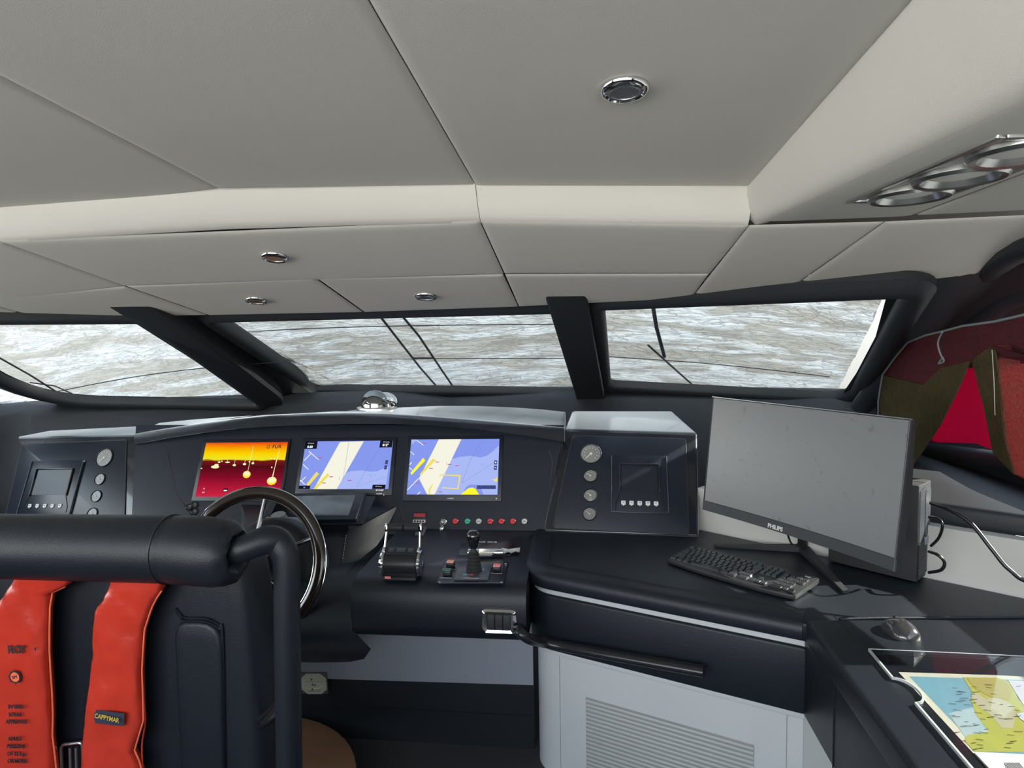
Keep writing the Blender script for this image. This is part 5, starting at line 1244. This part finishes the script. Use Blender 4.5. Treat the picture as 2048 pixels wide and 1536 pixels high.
leg(apx, PZ(1429, 1093, ZW), .020, .009); leg(apx, PZ(1692, 1187, ZW), .020, .010)
b = nb(); mb_ = mpnt(.52, .25, -.03); tube(b, [apx + V((0, 0, .01)), lerp(apx, mb_, .25) + V((0, .01, .04)), mb_], .018, 14); mk('stand_neck', b, 'matte_plastic', mn)
# monitor cable hanging behind the chin
b = nb(); tube(b, spline([mpnt(.43, .10, -.03), PY(1580, 1082, 2.3), PY(1590, 1090, 2.4), apx + V((-.02, .0, .03))], 5), .0035, 8); mk('cable', b, 'cable_black', mn)

# tower
c0 = PZ(1833, 1167, ZW); c1_ = PZ(1857, 1148, ZW); dl_ = PZ(1700, 1136, ZW)
ux = (c1_ - c0).normalized(); uy = V((-ux.y, ux.x, 0)); uy = uy if uy.dot(dl_ - c0) > 0 else -uy
Wp = (c1_ - c0).length; Lp = .29; top_z = EYE.z - (EYE.z - PY(1839, 972, c0.y).z); Hp = top_z - ZW
pc = thing('computer_tower', 'slim black desktop computer standing upright behind the monitor', 'computer', c0 + ux * Wp / 2 + uy * Lp / 2)
def bq(u, v_, z): return c0 + ux * u + uy * v_ + V((0, 0, z))
b = nb(); prism(b, [bq(0, 0, .003), bq(Wp, 0, .003), bq(Wp, Lp, .003), bq(0, Lp, .003)], (0, 0, Hp - .003), .004); mk('case', b, 'matte_plastic', pc)
b = nb(); n_ = 44
for i in range(n_):
    z = .012 + (Hp - .03) * i / n_
    wv0, wv1 = (.006, .055) if z > Hp * .40 else (.006, Wp - .008)
    prism(b, [bq(wv0, -.002, z), bq(wv1, -.002, z + .012), bq(wv1, -.002, z + .015), bq(wv0, -.002, z + .003)], -uy * .002)
mk('ventilation_grille', b, 'rib_plastic', pc)
b = nb(); prism(b, [bq(.062, -.001, Hp * .45), bq(Wp - .012, -.001, Hp * .45), bq(Wp - .012, -.001, Hp * .93), bq(.062, -.001, Hp * .93)], -uy * .003, .001); mk('port_panel', b, 'rib_plastic', pc)
b = nb(); prism(b, [bq(.06, -.001, Hp * .36), bq(Wp - .01, -.001, Hp * .36), bq(Wp - .01, -.001, Hp * .44), bq(.06, -.001, Hp * .44)], -uy * .005, .001); mk('socket', b, 'grey_plastic', pc)
b = nb(); prism(b, [bq(Wp - .03, -.001, Hp * .07), bq(Wp - .01, -.001, Hp * .07), bq(Wp - .01, -.001, Hp * .15), bq(Wp - .03, -.001, Hp * .15)], -uy * .006, .001); mk('socket', b, 'brushed_steel', pc)
b = nb(); prism(b, [bq(Wp * .5, 0, Hp), bq(Wp * .5 + .001, 0, Hp), bq(Wp * .5 + .001, Lp, Hp), bq(Wp * .5, Lp, Hp)], (0, 0, .001)); mk('top_seam', b, 'seam_black', pc)
def cable(label, pts, r=.004):
    b = nb(); tube(b, spline(pts, 8), r, 10); o = mk('cable', b, 'cable_black'); return tag(o, label, 'cable')
cable('thick black cable sagging from the computer across the white wall to the chart table', [PY(1862, 1006, 2.12), PY(1895, 1018, 2.05), PY(1940, 1045, 2.0), PY(1985, 1100, 1.95), PY(2020, 1140, 1.92), PY(2075, 1168, 1.90), V((1.52, 1.85, .90)), V((1.56, 1.80, .845)), V((1.60, 1.72, .812))], .0062)
cable('black cable looping out of the upper socket of the computer', [PY(1858, 1034, 2.17), PY(1875, 1037, 2.14), PY(1885, 1050, 2.12), PY(1878, 1075, 2.14), PY(1862, 1092, 2.17)], .0045)
cable('black cable looping from the lowest socket of the computer', [PY(1858, 1103, 2.17), PY(1876, 1110, 2.13), PY(1889, 1125, 2.12), PY(1882, 1140, 2.13), PY(1858, 1145, 2.18)], .0052)
b = nb(); tube(b, spline([PZ(1985, 1162, ZW + .002), PZ(1965, 1160, ZW + .003), PZ(1945, 1158, ZW + .01), PZ(1932, 1152, ZW + .012), PZ(1940, 1150, ZW + .014), PZ(1948, 1158, ZW + .006), PZ(1955, 1166, ZW + .003)], 5), .0012, 6)
tag(mk('cable_tie', b, 'cable_black'), 'thin curled wire tie lying at the back of the worktop', 'wire tie')

# keyboard
ku = V((.376, -.33, 0)).normalized(); kv = V((-ku.y, ku.x, 0))
k0 = PZ(1325, 1128, ZW); KL, KW_ = .492, .205
MK = FR(k0, ku, kv) @ Matrix.Rotation(math.radians(2.5), 4, 'X')
kbd = thing('computer_keyboard', 'black full size computer keyboard lying askew in front of the monitor', 'keyboard', k0 + ku * KL / 2 + kv * KW_ / 2)
b = nb(); base_ = [V((0.006, .016, .002)), V((KL * .25, .002, .002)), V((KL * .75, .000, .002)), V((KL - .006, .014, .002)), V((KL, KW_ - .01, .002)), V((KL - .02, KW_, .002)), V((.02, KW_, .002)), V((0, KW_ - .01, .002))]
prism(b, rpoly(base_, .012, 3), (0, 0, .016), .004, 2, M=MK); mk('body', b, 'keyboard_black', kbd)
rows_ = [(.172, .013, [(.5, 1), (1.9, 1), (2.9, 1), (3.9, 1), (4.9, 1), (6.3, 1), (7.3, 1), (8.3, 1), (9.3, 1), (10.7, 1), (11.7, 1), (12.7, 1), (13.7, 1), (15.5, 1), (16.5, 1), (17.5, 1)]),
         (.143, .019, [(i + .5, 1) for i in range(13)] + [(14, 2), (15.5, 1), (16.5, 1), (17.5, 1), (19, 1), (20, 1), (21, 1), (22, 1)]),
         (.117, .019, [(.75, 1.5)] + [(2 + i, 1) for i in range(12)] + [(14.25, 1.5), (15.5, 1), (16.5, 1), (17.5, 1), (19, 1), (20, 1), (21, 1), (22, 1)]),
         (.091, .019, [(.875, 1.75)] + [(2.25 + i, 1) for i in range(11)] + [(13.9, 2.25), (19, 1), (20, 1), (21, 1)]),
         (.065, .019, [(1.125, 2.25)] + [(2.75 + i, 1) for i in range(10)] + [(13.6, 2.75), (16.5, 1), (19, 1), (20, 1), (21, 1)]),
         (.038, .020, [(.65, 1.3), (1.9, 1.2), (3.15, 1.3), (6.9, 6.1), (10.6, 1.2), (12, 1.4), (14, 1.8), (15.5, 1), (16.5, 1), (17.5, 1), (19.5, 2), (21, 1), (22, 1)])]
UN = (KL - .03) / 22.6; cache = {}
nk = 0
allk = [(x, y, w_, d_) for y, d_, ks in rows_ for x, w_ in ks]
stuffb = nb()
for i, (x, y, w_, d_) in enumerate(allk):
    if nk >= 98:
        box(stuffb, MK @ T(.015 + x * UN, y, .0205), UN * w_ - .0025, d_ + .003, .007, (0, 0, 0), .002, 1); continue
    kk_ = (w_, d_)
    if kk_ not in cache:
        b = nb(); wx_, dy_ = UN * w_ - .0025, d_ + .004
        loft(b, [[V((sx_ * wx_ / 2, sy_ * dy_ / 2, 0)) for sx_, sy_ in ((-1, -1), (1, -1), (1, 1), (-1, 1))], [V((sx_ * wx_ * .40, sy_ * dy_ * .40 + .001, .007)) for sx_, sy_ in ((-1, -1), (1, -1), (1, 1), (-1, 1))]]); bev(b, .0012, 1)
        o = mk('key', b, 'key_black', kbd, local=True); cache[kk_] = o
    else:
        o = cache[kk_].copy(); scn.collection.objects.link(o)
    o.matrix_local = T(*(-kbd.location)) @ MK @ T(.015 + x * UN, y, .017); nk += 1
so = mk('number_pad_keys', stuffb, 'key_black', kbd); so['kind'] = 'stuff'
text('logi', MK @ T(KL - .035, KW_ - .022, .0187), .013, 'print_white', kbd, bold=.0005)

# ================================================================ RED SUNSHADE
SO = V((1.41, 2.3, 1.4)); SN = V((1, -.12, .22)).normalized()
def sP_(px, py, d=0.0): return PP(px, py, SO - SN * d, SN)
sh_ = thing('sunshade', 'folded red and olive sunshade leaning in the starboard side window', 'sunshade', sP_(1800, 880))
def sheet(nm, pts, m, th=.004, ds=None):
    P = [sP_(p[0], p[1], p[2]) for p in pts]; b = nb()
    vs = [b.verts.new(p) for p in P]; f = b.faces.new(vs); bmesh.ops.triangulate(b, faces=[f])
    g = b.faces[:]; ex = bmesh.ops.extrude_face_region(b, geom=g); bmesh.ops.translate(b, vec=SN * th, verts=[v for v in ex['geom'] if isinstance(v, bmesh.types.BMVert)])
    return mk(nm, b, m, sh_, angle=25)
sheet('top_flap', [(1765, 750, .06), (1815, 685, .04), (1888, 662, .03), (1925, 652, .03), (1990, 643, .02), (2110, 612, 0), (2110, 722, .10), (2048, 712, .12), (1985, 690, .125), (1942, 722, .08), (1880, 737, .08), (1846, 770, .07)], 'shade_maroon')
sheet('front_fold', [(1765, 750, .065), (1846, 770, .075), (1880, 737, .09), (1940, 722, .10), (1915, 780, .12), (1880, 850, .12), (1820, 940, .10), (1790, 1000, .08), (1757, 900, .06), (1756, 820, .06)], 'shade_olive')
sheet('side_panel', [(1948, 716, .04), (1978, 700, .03), (1995, 800, .0), (2010, 900, -.02), (1982, 899, -.02), (1952, 887, -.02), (1845, 884, -.02), (1835, 890, -.02), (1880, 800, .03), (1915, 760, .04)], 'shade_crimson')
sheet('fold_strip', [(1943, 722, .09), (1982, 690, .12), (1990, 705, .12), (2003, 800, .13), (2010, 880, .13), (2028, 950, .12), (1985, 905, .10), (1968, 820, .10)], 'shade_olive')
sheet('back_panel', [(1982, 690, .10), (2040, 690, .06), (2200, 700, .02), (2300, 1040, .0), (2048, 958, .08), (2025, 946, .12), (2008, 880, .13), (2000, 800, .13), (1990, 720, .12)], 'shade_orange')
b = nb(); tube(b, [sP_(x, y, d) for x, y, d in ((1756, 870, .065), (1757, 800, .068), (1765, 749, .067), (1790, 715, .055), (1815, 685, .045), (1850, 671, .042), (1888, 662, .036), (1925, 652, .034), (1990, 643, .025), (2060, 627, .01), (2110, 612, .0))], .0045, 8); mk('bound_edge', b, 'shade_binding', sh_)
b = nb(); tube(b, spline([sP_(x, y, .10) for x, y in ((1885, 664), (1876, 685), (1881, 708), (1888, 722), (1877, 727), (1886, 715))], 4), .003, 8); mk('elastic_loop', b, 'shade_binding', sh_)
b = nb(); tube(b, [sP_(x, y, .135) for x, y in ((1984, 700), (1988, 760), (1990, 830))], .0012, 6); mk('stitching', b, 'plate_cream', sh_)

# ---------------- phrases shared by repeated things
for o in scn.objects:
    if o.parent is None and o.get('category'):
        g = {'wiper': 'wipers outside the windscreen', 'instrument pod': 'leather instrument pods flanking the console', 'cable': 'cables behind the computer'}.get(o['category'])
        if o['category'] == 'display' and o is not td: g = 'displays set in the console panel'
        if g: o['group'] = g
